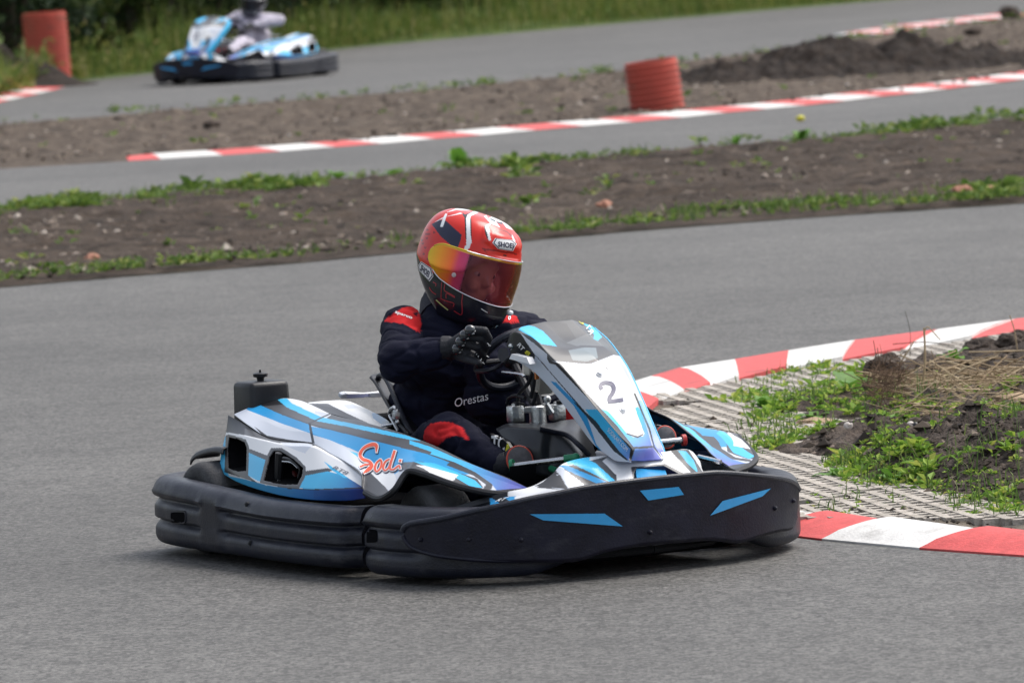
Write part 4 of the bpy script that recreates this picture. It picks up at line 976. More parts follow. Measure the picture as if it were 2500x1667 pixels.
mb = MB(); e = [P(924, 927, y=-.10), P(925, 919, y=-.105), P(934, 916, y=-.11), P(944, 926, y=-.12), P(958, 955, y=-.14), P(972, 990, y=-.16), P(988, 1030, y=-.18), P(1006, 1062, y=-.19)]
mb.tube(e, .009, 10, n=50); mb.build('seat_edge', M_BMP, kart)
mb = MB(); mb.tube([P(962, 993, y=-.21), P(953, 1000, y=-.21), P(951, 1012, y=-.21), P(958, 1026, y=-.21), P(972, 1052, y=-.21)], .005, 8, n=24)
mb.tube([P(930, 1041, y=-.24), P(960, 1035, y=-.21)], .004, 8); mb.build('seat_stay', M_STEEL, kart)
mb = MB(); mb.box(P(967, 1014, y=-.2), (.02, .02, .022), bevel=.003); mb.ball(P(966, 1004, y=-.2), .01); mb.ball(P(970, 1030, y=-.2), .008); mb.build('throttle_linkage', M_ALU, kart)
# ---- central tank cover between the driver's legs
tc_top = [((1211,1046),-.17),((1238,1034),-.15),((1275,1033),-.10),((1313,1033),-.05),((1348,1032),.0),((1372,1026),.04),((1419,1024),.09),((1436,1045),.11)]
tc_mid = [((1213,1052),-.18),((1240,1043),-.17),((1280,1044),-.15),((1316,1046),-.13),((1350,1052),-.09),((1385,1063),-.05),((1420,1050),.05),((1446,1080),.10)]
tc_low = [((1240,1095),-.19),((1262,1085),-.18),((1290,1090),-.165),((1318,1100),-.14),((1350,1105),-.10),((1410,1110),-.07),((1435,1112),0),((1456,1112),.09)]
tc_bot = [((1245,1130),-.19),((1262,1140),-.18),((1290,1150),-.165),((1320,1160),-.14),((1360,1165),-.10),((1412,1150),-.07),((1437,1140),0),((1458,1135),.09)]
panel('console_cover', [fy(tc_top), fy(tc_mid), fy(tc_low), fy(tc_bot)], 60, 40, kart, m=mat('console_plastic', (.022, .024, .028), .34, noise_amt=.25, noise_scale=8, rough_var=.1), base=None, rnd=2)
tp = bvh([o for o in kart.children if o.name.startswith('console_cover')][0])
mb = MB(); mb.tube([P(1318,1046,y=-.135), P(1350,1053,y=-.10), P(1386,1063,y=-.065), P(1412,1085,y=-.065), P(1440,1112,y=-.04)], .008, 8, n=30); mb.build('console_rib', M_BMP, kart)
# sticker plate
st = [P(1196, 1058, y=-.205), P(1236, 1078, y=-.20), P(1248, 1095, y=-.20), P(1232, 1136, y=-.20), P(1200, 1110, y=-.205)]
o = mesh('sticker_plate', [tuple(v) for v in st] + [tuple(v + Vector((0, .01, 0))) for v in st], [(0,1,2,3,4),(9,8,7,6,5),(0,5,6,1),(1,6,7,2),(2,7,8,3),(3,8,9,4),(4,9,5,0)], kart, mat('black_sticker', (.01, .01, .012), .3), smooth=False); T_s = bvh(o)
text_print('lettering', 'TC', (1200,1098), (1233,1102), (1201,1062), T_s, M_WHT, o, bold=.03); poly_print('decal', [(1239,1081),(1247,1095),(1236,1118),(1231,1116)], T_s, M_YEL, o)
# ---- steering column clamps, reservoir, hoses
mb = MB()
for px, py, yy in ((1258, 1010, -.09), (1360, 1006, .05)):
    c = P(px, py, y=yy); mb.box(c, (.036, .044, .05), bevel=.006); mb.lathe([(.010, .02), (.010, .03), (.006, .032), (0, .032)], c, 'z', 14)
c = P(1308, 998, y=-.02); mb.box(c, (.03, .10, .018), bevel=.003); mb.lathe([(.026, -.05), (.026, .012), (.02, .016)], c + Vector((.01, 0, -.005)), 'z', 20)
mb.tube([P(1330, 985, y=.0), P(1345, 1008, y=.02)], .012, 8); mb.ball(P(1336, 975, y=.01), .012); mb.build('steering_clamp', M_ALU, kart)
for px, py, yy in ((1262, 990, -.085), (1367, 986, .055), (1303, 990, -.02)): mb = MB(); mb.lathe([(.011, 0), (.011, .01), (.006, .012), (0, .012)], P(px, py, y=yy), 'z', 12); mb.build('clamp_bolt', M_BPL, kart)
mb = MB(); mb.box(P(1276, 1008, y=-.07), (.01, .012, .06)); mb.build('clamp_strap', M_BPL, kart)
mb = MB(); rv = [P(1306, 897, y=-.06), P(1330, 925, y=-.03), P(1348, 935, y=-.02), P(1348, 945, y=-.02), P(1315, 952, y=-.05), P(1307, 940, y=-.06)]
c = P(1326, 930, y=-.03); mb.box(c, (.05, .055, .075), Matrix.Rotation(.25, 3, 'Y'), bevel=.012); mb.box(P(1300, 895, y=-.05), (.04, .05, .05), bevel=.01); mb.build('brake_reservoir', M_TANKW, kart)
mb = MB(); mb.box(P(1310, 911, y=-.095), (.008, .01, .035)); mb.build('reservoir_mark', M_AMBER, kart)
mb = MB()
for L_ in ([(1302,905),(1290,935),(1268,960),(1264,985)], [(1306,910),(1302,945),(1296,970)], [(1238,985),(1243,972),(1262,966),(1282,972)], [(1310,955),(1306,975),(1300,988)]):
    mb.tube([P(x, y, y=-.08) for x, y in L_], .006, 8, n=20)
mb.tube([P(1318, 1000, y=0), P(1290, 870, y=0)], .014, 10); mb.build('hose', M_BPL, kart)
mb = MB(); mb.tube([P(1227, 908, y=-.12), P(1262, 912, y=-.12), P(1278, 916, y=-.12), P(1280, 919, y=-.12)], .0045, 8, n=14); mb.build('gear_rod', M_STEEL, kart)
# steering wheel
wc = P(1250, 878, y=.03); ax = Vector((-.80, 0, .60)).normalized(); q = ax.to_track_quat('Z', 'Y').to_matrix(); SWR = .108
mb = MB(); ring = [wc + q @ Vector((math.cos(a) * SWR, math.sin(a) * SWR, 0)) for a in np.linspace(0, 2 * math.pi, 49)]
mb.tube(ring, .013, 10, caps=False); mb.build('steering_wheel', M_BMP, kart)
mb = MB()
for a in (0, 2.1, 4.2): mb.tube([wc, wc + q @ Vector((math.cos(a) * SWR, math.sin(a) * SWR, 0))], .008, 8)
mb.ball(wc, .03); mb.tube([wc, P(1310, 1000, y=0)], .012, 8); mb.build('wheel_spokes', M_BPL, kart)
mb = MB(); mb.tube([P(1164, 906, y=-.12), P(1192, 904, y=-.12), P(1215, 895, y=-.10), P(1232, 880, y=-.10), P(1237, 865, y=-.1)], [.0075, .0075, .006, .005, .004], 10, n=24); mb.build('wheel_rim_lower', M_BMP, kart)
# badge on the wheel hub
bq = [P(x, y, y=-.20) for x, y in ((1222, 850), (1243, 848), (1248, 868), (1230, 885), (1219, 872))]
o = mesh('wheel_badge', [tuple(v) for v in bq], [(0, 1, 2, 3, 4)], kart, mat('badge', (.01, .012, .03), .3), smooth=False); so = o.modifiers.new('t', 'SOLIDIFY'); so.thickness = .006; T_b = bvh(o)
for k in range(3): poly_print('badge_bar', [(1223,851.5+k*4),(1238,850.5+k*4),(1239,852.8+k*4),(1223,854+k*4)], T_b, M_SKYB, o, .001)
text_print('lettering', 'ALFANO', (1222,872), (1240,876), (1222,866), T_b, M_WHT, o, bold=.03, off=.001)
# ---- pedals
mb = MB(); a, b = P(1250, 1137, y=-.25), P(1382, 1120, y=-.14); mb.tube([a, b], .0085, 12); mb.build('pedal_bar', M_STEEL, kart)
mb = MB(); dv = (b - a).normalized(); mb.tube([a - dv * .004, a + dv * .006], .020, 14); mb.tube([b - dv * .004, b + dv * .03], [.013, .012], 12); mb.ball(b + dv * .03, .014)
mb.tube([P(1240, 1140, y=-.22), P(1212, 1150, y=-.24)], .008, 8); mb.tube([P(1242, 1155, y=-.22), P(1214, 1152, y=-.24)], .008, 8); mb.tube([P(1345, 1143, y=-.12), P(1360, 1150, y=-.12)], .01, 8); mb.build('pedal_bush', M_GREEN, kart)
mb = MB(); a, b = P(1610, 1080, y=.14), P(1668, 1074, y=.21); mb.tube([a, b], .0095, 12); mb.build('pedal_bar', M_STEEL, kart)
mb = MB(); dv = (b - a).normalized(); mb.tube([b - dv * .004, b + dv * .008], .017, 14); mb.build('pedal_bush', M_REDP, kart)

for px0, px1, yy in ((1248, 1306, -.195),):  # dark block added to stand in for the shade below the pedal bar
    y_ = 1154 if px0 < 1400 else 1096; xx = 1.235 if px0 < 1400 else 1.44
    c_ = P((px0 + px1) / 2, y_, x=xx); mb = MB(); mb.box(c_, (.012, .085 if px0 < 1400 else .06, .046), bevel=.003); mb.build('pedal_shade_block', M_DARK, kart)

# ------------------------------------------------------------------ driver
RED, SUIT = (.60, .022, .025), (.006, .007, .020)
M_SUIT = mat('suit_fabric', rough=.9, spec=.2, attr='livery', noise_amt=.18, noise_scale=14, bump=.25, bump_scale=300)
M_GLOVE = mat('glove_fabric', (.006, .007, .012), .65, noise_amt=.3, noise_scale=40, bump=.3, bump_scale=200)
M_KNUCK = mat('knuckle_shell', (.03, .033, .037), .16, coat=.6)
M_HELM = mat('helmet_paint', rough=.22, spec=.35, coat=.25, attr='livery')
M_SKIN = mat('skin', (.60, .36, .27), .5, noise_amt=.08)
M_SOLE = mat('shoe_sole', (.09, .085, .09), .7, noise_amt=.3, noise_scale=60)
M_SHOER = mat('shoe_red', (.55, .06, .03), .5)
CALM = P(1150, 985, y=-.15)
def solidified(name, mb, voxel, smooth, parent, m, wrinkle=0.0):
    me = bpy.data.meshes.new(name); me.from_pydata(mb.v, [], mb.f); o = bpy.data.objects.new(name, me); COL.objects.link(o)
    r = o.modifiers.new('r', 'REMESH'); r.mode = 'VOXEL'; r.voxel_size = voxel
    s = o.modifiers.new('s', 'SMOOTH'); s.factor = .6; s.iterations = smooth
    bpy.context.view_layer.update()
    dg = bpy.context.evaluated_depsgraph_get(); m2 = bpy.data.meshes.new_from_object(o.evaluated_get(dg)); bpy.data.objects.remove(o); bpy.data.meshes.remove(me)
    if wrinkle:
        n = len(m2.vertices); nr = [v.normal.copy() for v in m2.vertices]
        for v, q in zip(m2.vertices, nr):
            c = v.co; a = noise.noise(Vector((c.x * 12 + 3, c.y * 8, c.z * 22))) + .45 * noise.noise(Vector((c.x * 30, c.y * 26, c.z * 52)))
            b = abs(noise.noise(Vector((c.x * 10, c.y * 10, c.z * 18 + 7))))
            calm = min(1, max(.0, ((c - CALM).length - .05) / .05)); v.co += q * wrinkle * calm * (a - 1.2 * max(0, .12 - b) * 5)
    m2.polygons.foreach_set('use_smooth', [True] * len(m2.polygons)); m2.name = name
    return link(name, m2, parent, m)
driver = empty('person', KO, TH - math.pi / 2)
tag(driver, 'driver in dark race suit with red shoulder caps and red full-face helmet gripping the wheel', 'person', 'drivers seated in the karts')
neck = P(1084, 738, y=.05); shR, shL = P(985, 800, y=-.14), P(1205, 805, y=.16)
elR, wrR = P(968, 884, y=-.27), P(1100, 851, y=-.15)
elL, wrL = P(1300, 812, y=.34), P(1300, 862, y=.17)
hipR, knR, anR = Vector((.30, -.12, .19)), P(1092, 1058, y=-.235), P(1232, 1140, y=-.21)
hipL, knL, anL = Vector((.30, .12, .23)), P(1398, 1003, y=.17), P(1600, 1085, y=.235)
mb = MB()
def blob(c, r, tilt=0.0): mb.ball(c, r, 20, Matrix.Rotation(tilt, 3, 'Y'))
blob((.38, 0, .20), (.15, .17, .12)); blob((.345, .02, .32), (.14, .175, .14)); blob((.32, .02, .44), (.135, .175, .14)); blob(P(1205, 905, y=.06), (.10, .09, .09)); blob(P(1210, 965, y=.06), (.09, .10, .09)); blob((.44, .06, .27), (.15, .15, .085))
blob((shR + shL) / 2 + Vector((-.02, 0, -.09)), (.125, .19, .13)); blob((shR + shL) / 2 + Vector((0, 0, -.02)), (.10, .17, .075))
mb.tube([(.37, 0, .22), (.32, 0, .42), (shR + shL) / 2 + Vector((0, 0, -.08))], [.13, .13, .14], 16)
mb.tube([(shR + shL) / 2, neck + Vector((0.01, 0, .01))], [.085, .062], 16)
for sh, el, wr in ((shR, elR, wrR), (shL, elL, wrL)):
    mb.ball(sh, .068); mb.tube([sh, sh.lerp(el, .5), el], [.068, .062, .060], 16); mb.ball(el, .060); mb.tube([el, el.lerp(wr, .45), el.lerp(wr, .9), wr], [.060, .054, .046, .038], 16)
for hp_, kn, an in ((hipR, knR, anR), (hipL, knL, anL)):
    mb.ball(hp_, .10); mb.tube([hp_, hp_.lerp(kn, .5), kn], [.10, .088, .070], 16); mb.ball(kn, .068); mb.tube([kn, kn.lerp(an, .4), an], [.068, .060, .044], 16); mb.ball(an, .044)
body = solidified('body', mb, .0062, 9, driver, M_SUIT, wrinkle=.009)
body_layers = [
 (RED, [(938,782),(960,765),(985,750),(1012,748),(1030,752),(1022,764),(1030,790),(1024,812),(1014,806),(985,790),(940,785)]),
 (SUIT, [(1008,764),(1022,762),(1018,774)]),
 (RED, [(1222,790),(1238,764),(1262,772),(1268,786)]),
 (RED, [(1033,1072),(1036,1050),(1050,1034),(1075,1029),(1105,1031),(1130,1045),(1146,1074),(1112,1062),(1090,1068),(1066,1090),(1050,1088)]),
 (RED, [(1370,970),(1425,1000),(1425,1030),(1378,1028)]),
 ((.45,.03,.06), [(1089,838),(1096,836),(1103,850),(1104,862),(1099,866),(1092,852)]), (WHT, [(1099,862),(1106,858),(1108,872),(1100,874)]),
]
paint(body, SUIT, body_layers)
T_bd = bvh(body)
_h = [T_bd.ray_cast(CK, kray(x, y), 60)[0] for x in range(1106, 1200, 8) for y in (954, 968, 980, 994)]
_xs = max(h.x + h.y * -.6 for h in _h if h) + .002; _q = []
for x, y in ((1095, 945), (1205, 945), (1205, 1005), (1095, 1005)):
    d = kray(x, y); t = (_xs - (CK.x - .6 * CK.y)) / (d.x - .6 * d.y); _q.append(tuple(CK + d * t))
T_lb = BVHTree.FromPolygons(_q, [(0, 1, 2, 3)])
text_print('embroidery', 'Orestas', (1110,994), (1192,976), (1110,973), T_lb, mat('white_thread', (.75, .78, .82), .7), body, off=.001)
text_print('embroidery', 'sparco', (963,767), (1004,782), (966,760), T_bd, M_WHT, body, bold=.03, off=.002)
text_print('embroidery', 'o', (1240,783), (1247,780), (1239,773), T_bd, M_WHT, body, bold=.03, off=.002)
# ---- gloves
def glove(name, wr, kn_px, y0, dirpx, parent, knuckles=True):
    mb = MB(); ks = [P(x, y, y=y0 - .0) for x, y in kn_px]
    mb.tube([wr - Vector((.01, .02, .0)), wr + Vector((.01, .0, .002))], [.040, .037], 14)
    mid = sum(ks, Vector()) / 4
    for k in ks: mb.tube([wr, wr.lerp(k, .5), k], [.026, .020, .0145], 12)
    for i, (x, y) in enumerate(kn_px):
        a, b, c, d = dirpx[i]
        p1 = P(x + a, y + b, y=y0 + .028); p2 = P(x + a * 1.3, y + b + 18, y=y0 + .05); p3 = P(x + a * 1.15, y + b + 34, y=y0 + .06)
        mb.ball(ks[i], .0150, 12); mb.tube([ks[i], p1], [.0145, .0132], 10); mb.ball(p1, .0132, 12); mb.tube([p1, p2], [.013, .012], 10); mb.ball(p2, .012, 12); mb.tube([p2, p3], [.012, .010], 10); mb.ball(p3, .010, 10)
    t0 = P(kn_px[3][0] + 2, kn_px[3][1] + 16, y=y0 + .02); t1 = P(kn_px[3][0] + 30, kn_px[3][1] + 26, y=y0 + .01); t2 = P(kn_px[3][0] + 52, kn_px[3][1] + 34, y=y0 + .01)
    mb.tube([wr, t0, t1], [.024, .016, .0135], 10); mb.ball(t1, .0135, 12); mb.tube([t1, t2], [.0135, .011], 10); mb.ball(t2, .011, 10)
    g = solidified(name, mb, .0032, 2, parent, M_GLOVE)
    if knuckles:
        for k, (x, y) in zip(ks, kn_px):
            m_ = MB(); c = P(x - 1, y, y=y0 - .008); m_.ball(c, (.0175, .0165, .0165), 16); kb = m_.build('knuckle_guard', M_KNUCK, g, angle=80)
            T_k = bvh(kb); stroke_print('guard_edge', [([(x + 3, y + 9), (x + 9, y + 6), (x + 11, y + 0)], [1.5, 4, 1.5])], T_k, M_WHT, g, off=.001)
    return g
kpx = [(1149, 806), (1136, 818), (1125, 835), (1117, 852)]
gR = glove('glove', wrR, kpx, -.165, [(34, 2, 0, 0), (40, 8, 0, 0), (42, 12, 0, 0), (40, 16, 0, 0)], driver)
T_g = bvh(gR)
for pts in ([(1190,838),(1193,843),(1197,849)], [(1173,880),(1178,884),(1183,888)], [(1188,869),(1191,873)], [(1164,864),(1168,869)]):
    for q in pts: bolt(*q, T_g, gR, .0014, 'stitching', M_WHT)
kl = [(1310, 850), (1322, 855), (1332, 862), (1340, 870)]
glove('glove', wrL + Vector((0, 0, 0)), kl, .16, [(-20, 2, 0, 0)] * 4, driver, knuckles=False)
# ---- shoes (soles face forward)
for an, cpx, yy, sk in ((anR, (1268, 1124), -.20, .92), (anL, (1624, 1068), .215, .72)):
    c = P(*cpx, y=yy); mb = MB(); mb.tube([an, an.lerp(c, .6) + Vector((0, 0, .0)), c + Vector((-.03, 0, 0))], [.045, .042, .034], 14); mb.ball(c + Vector((-.03, 0, 0)), (.03, .036 * sk, .042 * sk))
    sh_ = mb.build('shoe', M_GLOVE, driver, angle=80)
    nrm = Vector((.92, -.28, .28)).normalized(); qm = nrm.to_track_quat('Z', 'Y').to_matrix()
    mb = MB(); n = 28; V = []
    for k, (rr, hh) in enumerate([(1, 0), (1, .008), (.88, .011), (0, .011)]):
        for i in range(n):
            a = 2 * math.pi * i / n; V.append(c + qm @ Vector((math.cos(a) * .040 * rr * sk, math.sin(a) * .044 * rr * sk, hh)))
    F = [(k * n + i, k * n + (i + 1) % n, (k + 1) * n + (i + 1) % n, (k + 1) * n + i) for k in range(3) for i in range(n)]; mb.add(V, F)
    mb.build('sole', M_SOLE, sh_, angle=40)
    mb = MB(); mb.tube([c + qm @ Vector((math.cos(a) * .041 * sk, math.sin(a) * .045 * sk, .005)) for a in np.linspace(0, 2 * math.pi, 33)], .0035, 6, caps=False); mb.build('sole_edge', M_SHOER, sh_)

# ---- helmet
HC = P(1141, 652, y=.075); HAZ, HPI, HRO = math.radians(11), math.radians(15), math.radians(-12)
HM = Matrix.Rotation(HAZ, 3, 'Z') @ Matrix.Rotation(HPI, 3, 'Y') @ Matrix.Rotation(HRO, 3, 'X')
PROF = [(.166,.0,.0,.0),(.163,.058,.068,.052),(.152,.098,.108,.085),(.130,.128,.140,.110),(.102,.146,.158,.125),(.07,.156,.168,.134),(.03,.163,.171,.138),(-.01,.166,.168,.138),(-.05,.168,.158,.131),(-.085,.172,.143,.126),(-.115,.172,.125,.117),(-.14,.163,.108,.104),(-.155,.145,.094,.09),(-.158,.12,.078,.078)]
pr = catmull([(a, b, c, d) for a, b, c, d in PROF], 120)
def helm_pt(t, az, off=0.0, sc=1.0):
    """t 0..1 down the shell, az radians from straight ahead (+ left)"""
    i = min(118.999, t * 119); k = int(i); f = i - k; z, fr, bk, hw = pr[k] * (1 - f) + pr[k + 1] * f
    ca_, sa_ = math.cos(az), math.sin(az); L_ = fr if ca_ > 0 else bk; e = 2.25
    r = 1 / ((abs(ca_) / max(L_, 1e-5)) ** e + (abs(sa_) / max(hw, 1e-5)) ** e) ** (1 / e)
    fb_ = max(0, -ca_ * .8 + .2) if ca_ < .25 else 0
    if z < 0: z *= 1 - .50 * min(1, fb_)
    return Vector(((r + off) * ca_, (r + off) * sa_, z)) * sc
def helm_w(v): return HC + HM @ v
z_of = lambda t: helm_pt(t, 0).z
def t_of_z(z):
    lo, hi = 0, 1
    for _ in range(30):
        m_ = (lo + hi) / 2
        if z_of(m_) > z: lo = m_
        else: hi = m_
    return lo
def vis_edges(az):
    a = abs(math.degrees(az)); A = 104
    top = .064 - .006 * (a / A) ** 2 - .0 ; bot = -.076 + .054 * (a / A) ** 1.6
    c = .010; e = max(0, (a - 78) / (A - 78)); k = math.sqrt(max(0, 1 - e * e))
    mid = (top + bot) / 2 + .0; return mid + (top - mid) * k, mid + (bot - mid) * k
NA, NT = 360, 260
V = []; Fv = []
for i in range(NT):
    t = i / (NT - 1)
    for j in range(NA):
        az = 2 * math.pi * j / NA - math.pi; v = helm_pt(t, az)
        # raised spoiler ridge on the crown and brow vent
        V.append(v)
Va = np.array([tuple(v) for v in V])
az_all = np.tile(2 * np.pi * np.arange(NA) / NA - np.pi, NT)
# brow vent and crown vents as raised relief
def relief(az0, z0, daz, dz, h):
    a = np.degrees(az_all); m_ = np.exp(-((a - az0) / daz) ** 4 - ((Va[:, 2] - z0) / dz) ** 4); return m_ * h
rel = relief(0, .115, 26, .022, .006) + relief(0, .062, 20, .008, .004) + relief(-32, .12, 6, .02, .004) + relief(32, .12, 6, .02, .004) + relief(0, -.125, 16, .016, .004)
rad = np.stack([np.cos(az_all), np.sin(az_all), np.zeros_like(az_all)], -1); Va += rad * rel[:, None]; Va[:, 2] += rel * .6
HMn = np.array(HM); Vk = Va @ HMn.T + np.array(HC[:])
q = []; A_ = 2 * np.pi * np.arange(NA) / NA - np.pi
eds = np.array([vis_edges(a) for a in A_])
for i in range(NT - 1):
    zi = pr[min(119, int(i / (NT - 1) * 119)), 0]
    for j in range(NA):
        if abs(A_[j]) < math.radians(60) and eds[j, 1] + .004 < zi < eds[j, 0] - .004: continue       # eye port
        j2 = (j + 1) % NA; q.append((i * NA + j, (i + 1) * NA + j, (i + 1) * NA + j2, i * NA + j2))
helmet = np_mesh('helmet', Vk, np.array(q), driver, M_HELM)
so = helmet.modifiers.new('thickness', 'SOLIDIFY'); so.thickness = .006; so.offset = -1
h1z = lambda x, y: (1000 + x / 7.84, 500 + y / 7.84); h2z = lambda x, y: (1000 + x / 7.84, 640 + y / 7.84)
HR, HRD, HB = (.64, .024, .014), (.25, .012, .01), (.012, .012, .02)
H1 = lambda *p: [h1z(*a) for a in p]; H2 = lambda *p: [h2z(*a) for a in p]
dots = [(340,480),(325,560),(330,640),(250,740),(300,820),(270,940),(345,1040),(240,680),(370,560),(470,530)]
hl = [
 (HB, [(1008,612),(1016,616),(1026,640),(1056,666),(1082,673),(1097,681),(1127,698),(1170,722),(1210,740),(1240,742),(1290,730),(1290,830),(1000,830),(990,700)]),
 ((.02,.022,.05), H1((420,370),(580,290),(700,310),(1000,580),(930,830),(860,830),(700,700),(590,600))),
 (WHT, H1((600,430),(585,410),(640,250),(690,160),(720,180),(640,420))),
 (WHT, H1((405,375),(620,250),(980,150),(1010,172),(720,225),(440,355))),
 (DGR, H1((1010,180),(1060,110),(1330,90),(1110,185),(1080,260),(1090,660),(1070,640),(1050,250))),
 (DGR, H1((1180,230),(1190,700),(1165,560),(1160,280))),
 (HR, H1((1030,150),(1080,110),(1280,95),(1120,165),(1050,185))),
 (WHT, H1((1310,110),(1340,140),(1170,220),(1160,280),(1165,560),(1190,720),(1110,890),(1030,880),(1080,760),(1090,660),(1080,260),(1110,190),(1250,110))),
 (WHT, H1((700,150),(900,65),(1200,45),(1500,90),(1720,200),(1850,330),(1975,480),(1960,480),(1850,440),(1770,330),(1650,320),(1740,440),(1640,400),(1560,370),(1505,410),(1560,690),(1510,680),(1450,400),(1540,350),(1420,220),(1500,180),(1300,105),(1000,110),(900,100))),
 (HR, H1((1420,160),(1520,160),(1560,230),(1500,260),(1470,190))), (DGR, H1((1530,250),(1640,300),(1640,330),(1560,290))), (BLK, H1((1660,320),(1770,340),(1780,380),(1680,350))),
 (DGR, H1((1420,400),(1450,400),(1505,650),(1490,660),(1450,560))),
 (HRD, H1((1600,500),(1620,482),(1740,465),(1860,500),(1970,590),(1950,630),(1870,540),(1750,490))),  # shadow of the brow vent, painted in as a dark red crescent
 (WHT, H1((1960,560),(2030,700),(2010,750),(1960,620))),
 (HRD, H1((1380,830),(1440,830),(1480,930),(1380,840))), (HRD, H1((1440,835),(1700,870),(2060,930),(2060,960),(1700,900),(1450,870))), (BLK, H1((1790,950),(1850,955),(1850,990),(1790,980))),
 (WHT, H1((40,870),(200,400),(245,410),(110,700),(110,1020),(60,1000))),
 (HRD, H1((230,430),(280,400),(170,740),(160,700))),
] + [(HRD, H1((x - 26, y + 14), (x - 18, y - 20), (x + 26, y - 12), (x + 16, y + 22))) for x, y in dots] + [
 ((.3,.07,.03), H1((110,1180),(150,1200),(210,1480),(190,1500))),
]
paint(helmet, HR, hl); T_h = bvh(helmet)
for poly, tb in (([(1600,730),(1650,650),(1950,680),(2030,750),(1960,880),(1700,840)], ((1685,800),(1975,838),(1690,705))), ([(185,1165),(232,1095),(412,1215),(448,1360),(380,1452),(198,1262)], ((212,1250),(372,1400),(245,1135)))):
    cx = sum(p[0] for p in poly) / 6; cy = sum(p[1] for p in poly) / 6
    for k, (f, mm) in enumerate(((1.08, M_WHT), (1.0, M_NAVYP), (.90, M_WHT))):
        poly_print('badge', [h1z(cx + (x - cx) * f, cy + (y - cy) * f) for x, y in poly], T_h, mm, helmet, .0008 + .0006 * k, step=4)
    text_print('lettering', 'SHOEI', h1z(*tb[0]), h1z(*tb[1]), h1z(*tb[2]), T_h, M_NAVYP, helmet, bold=.03, off=.0032)
M_RLINE = mat('red_line', (.35, .02, .03), .4)
st_ = [([h2z(*p) for p in pts], [w] * len(pts)) for pts, w in (([(620,380),(610,520),(605,690)], 1.6), ([(760,460),(1000,575),(1000,760),(995,1000),(850,930)], 2.2), ([(680,410),(670,540),(770,600),(870,660)], 2.2), ([(870,680),(710,600),(700,690)], 2.0), ([(450,380),(510,420),(500,460)], 2), ([(380,480),(430,560),(510,620)], 2.2), ([(600,700),(700,740),(850,790),(840,850)], 2))]
stroke_print('outline_number', st_, T_h, M_RLINE, helmet, off=.001)
stroke_print('chin_stripe', [([h2z(510,720), h2z(620,820), h2z(740,915)], [2.6, 2.6, 2.6])], T_h, mat('lime', (.45, .5, .2), .4), helmet, off=.001)
stroke_print('chin_stripe', [([h2z(1370,890), h2z(1430,930), h2z(1490,965)], [1.6, 1.6, 1.2])], T_h, M_WHT, helmet, off=.001)
# visor: iridescent tinted shield
def shield(name, a0, a1, off, parent, m, na=160, nv_=30, inset=0.0):
    V = []
    for i in range(na):
        az = math.radians(a0 + (a1 - a0) * i / (na - 1)); zt, zb = vis_edges(az)
        for j in range(nv_):
            z = zt - inset + (zb - zt + 2 * inset) * j / (nv_ - 1); V.append(tuple(helm_w(helm_pt(t_of_z(z), az, off))))
    o = np_mesh(name, np.array(V), grid_faces(na, nv_), parent, m); return o
def visor_material():
    m = bpy.data.materials.new('iridium_visor'); m.use_nodes = True; N, L = m.node_tree.nodes, m.node_tree.links; b = N['Principled BSDF']
    b.inputs['Roughness'].default_value = .05; b.inputs['Metallic'].default_value = .55
    a = N.new('ShaderNodeAttribute'); a.attribute_name = 'livery'; L.new(a.outputs['Color'], b.inputs['Base Color'])
    tr = N.new('ShaderNodeBsdfTransparent'); tr.inputs[0].default_value = (1, .84, .84, 1)
    mx = N.new('ShaderNodeMixShader'); L.new(a.outputs['Alpha'], mx.inputs[0]); L.new(tr.outputs[0], mx.inputs[1]); L.new(b.outputs[0], mx.inputs[2]); L.new(mx.outputs[0], N['Material Output'].inputs[0])
    return m
visor = shield('visor', -104, 104, .004, driver, visor_material())
me = visor.data; n = len(me.vertices); na, nv_ = 160, 30; stops = [(-104, (.62, .42, .02), 1), (-84, (.80, .30, .02), 1), (-64, (.80, .13, .03), 1), (-56, (.60, .05, .12), .98), (-47, (.50, .05, .14), .95), (-45, (.16, .06, .08), .32), (-30, (.30, .10, .14), .22), (-12, (.40, .10, .14), .22), (5, (.50, .10, .10), .28), (20, (.36, .18, .06), .38), (40, (.34, .30, .12), .5), (52, (.30, .38, .40), .8), (70, (.3, .4, .42), .95), (104, (.35, .45, .45), 1)]
ca4 = np.zeros((n, 4), np.float32)
for i in range(na):
    d_ = -104 + 208 * i / (na - 1)
    for (a0, c0, o0), (a1, c1, o1) in zip(stops, stops[1:]):
        if a0 <= d_ <= a1:
            f = (d_ - a0) / (a1 - a0); col = np.array([*(np.array(c0) * (1 - f) + np.array(c1) * f), o0 * (1 - f) + o1 * f])
    for j in range(nv_):
        c = col.copy()
        if j <= 1: c[:3] = np.array((.85, .45, .05)) if d_ < 20 else np.array((.55, .65, .08)); c[3] = 1
        ca4[i * nv_ + j] = c
at = me.color_attributes.new('livery', 'FLOAT_COLOR', 'POINT'); at.data.foreach_set('color', ca4.ravel())
so = visor.modifiers.new('thickness', 'SOLIDIFY'); so.thickness = .0015; so.offset = -1; so.use_rim = True
def edge_line(k, off, a0=-103, a1=103):
    return [helm_w(helm_pt(t_of_z(vis_edges(math.radians(a))[k]), math.radians(a), off)) for a in np.linspace(a0, a1, 80)]
mb = MB(); mb.tube(edge_line(0, .0045, -50, 98), .0016, 6, caps=False); mb.tube(edge_line(1, .0045, -90, 98), .0016, 6, caps=False); mb.build('visor_rim', mat('visor_rim_mat', (.6, .62, .66), .2, metal=.7), visor)
mb = MB(); mb.tube(edge_line(0, .0035, -98, -45), .0022, 6, caps=False); mb.build('visor_rim', mat('visor_gold', (.75, .55, .05), .25, metal=.4), visor)
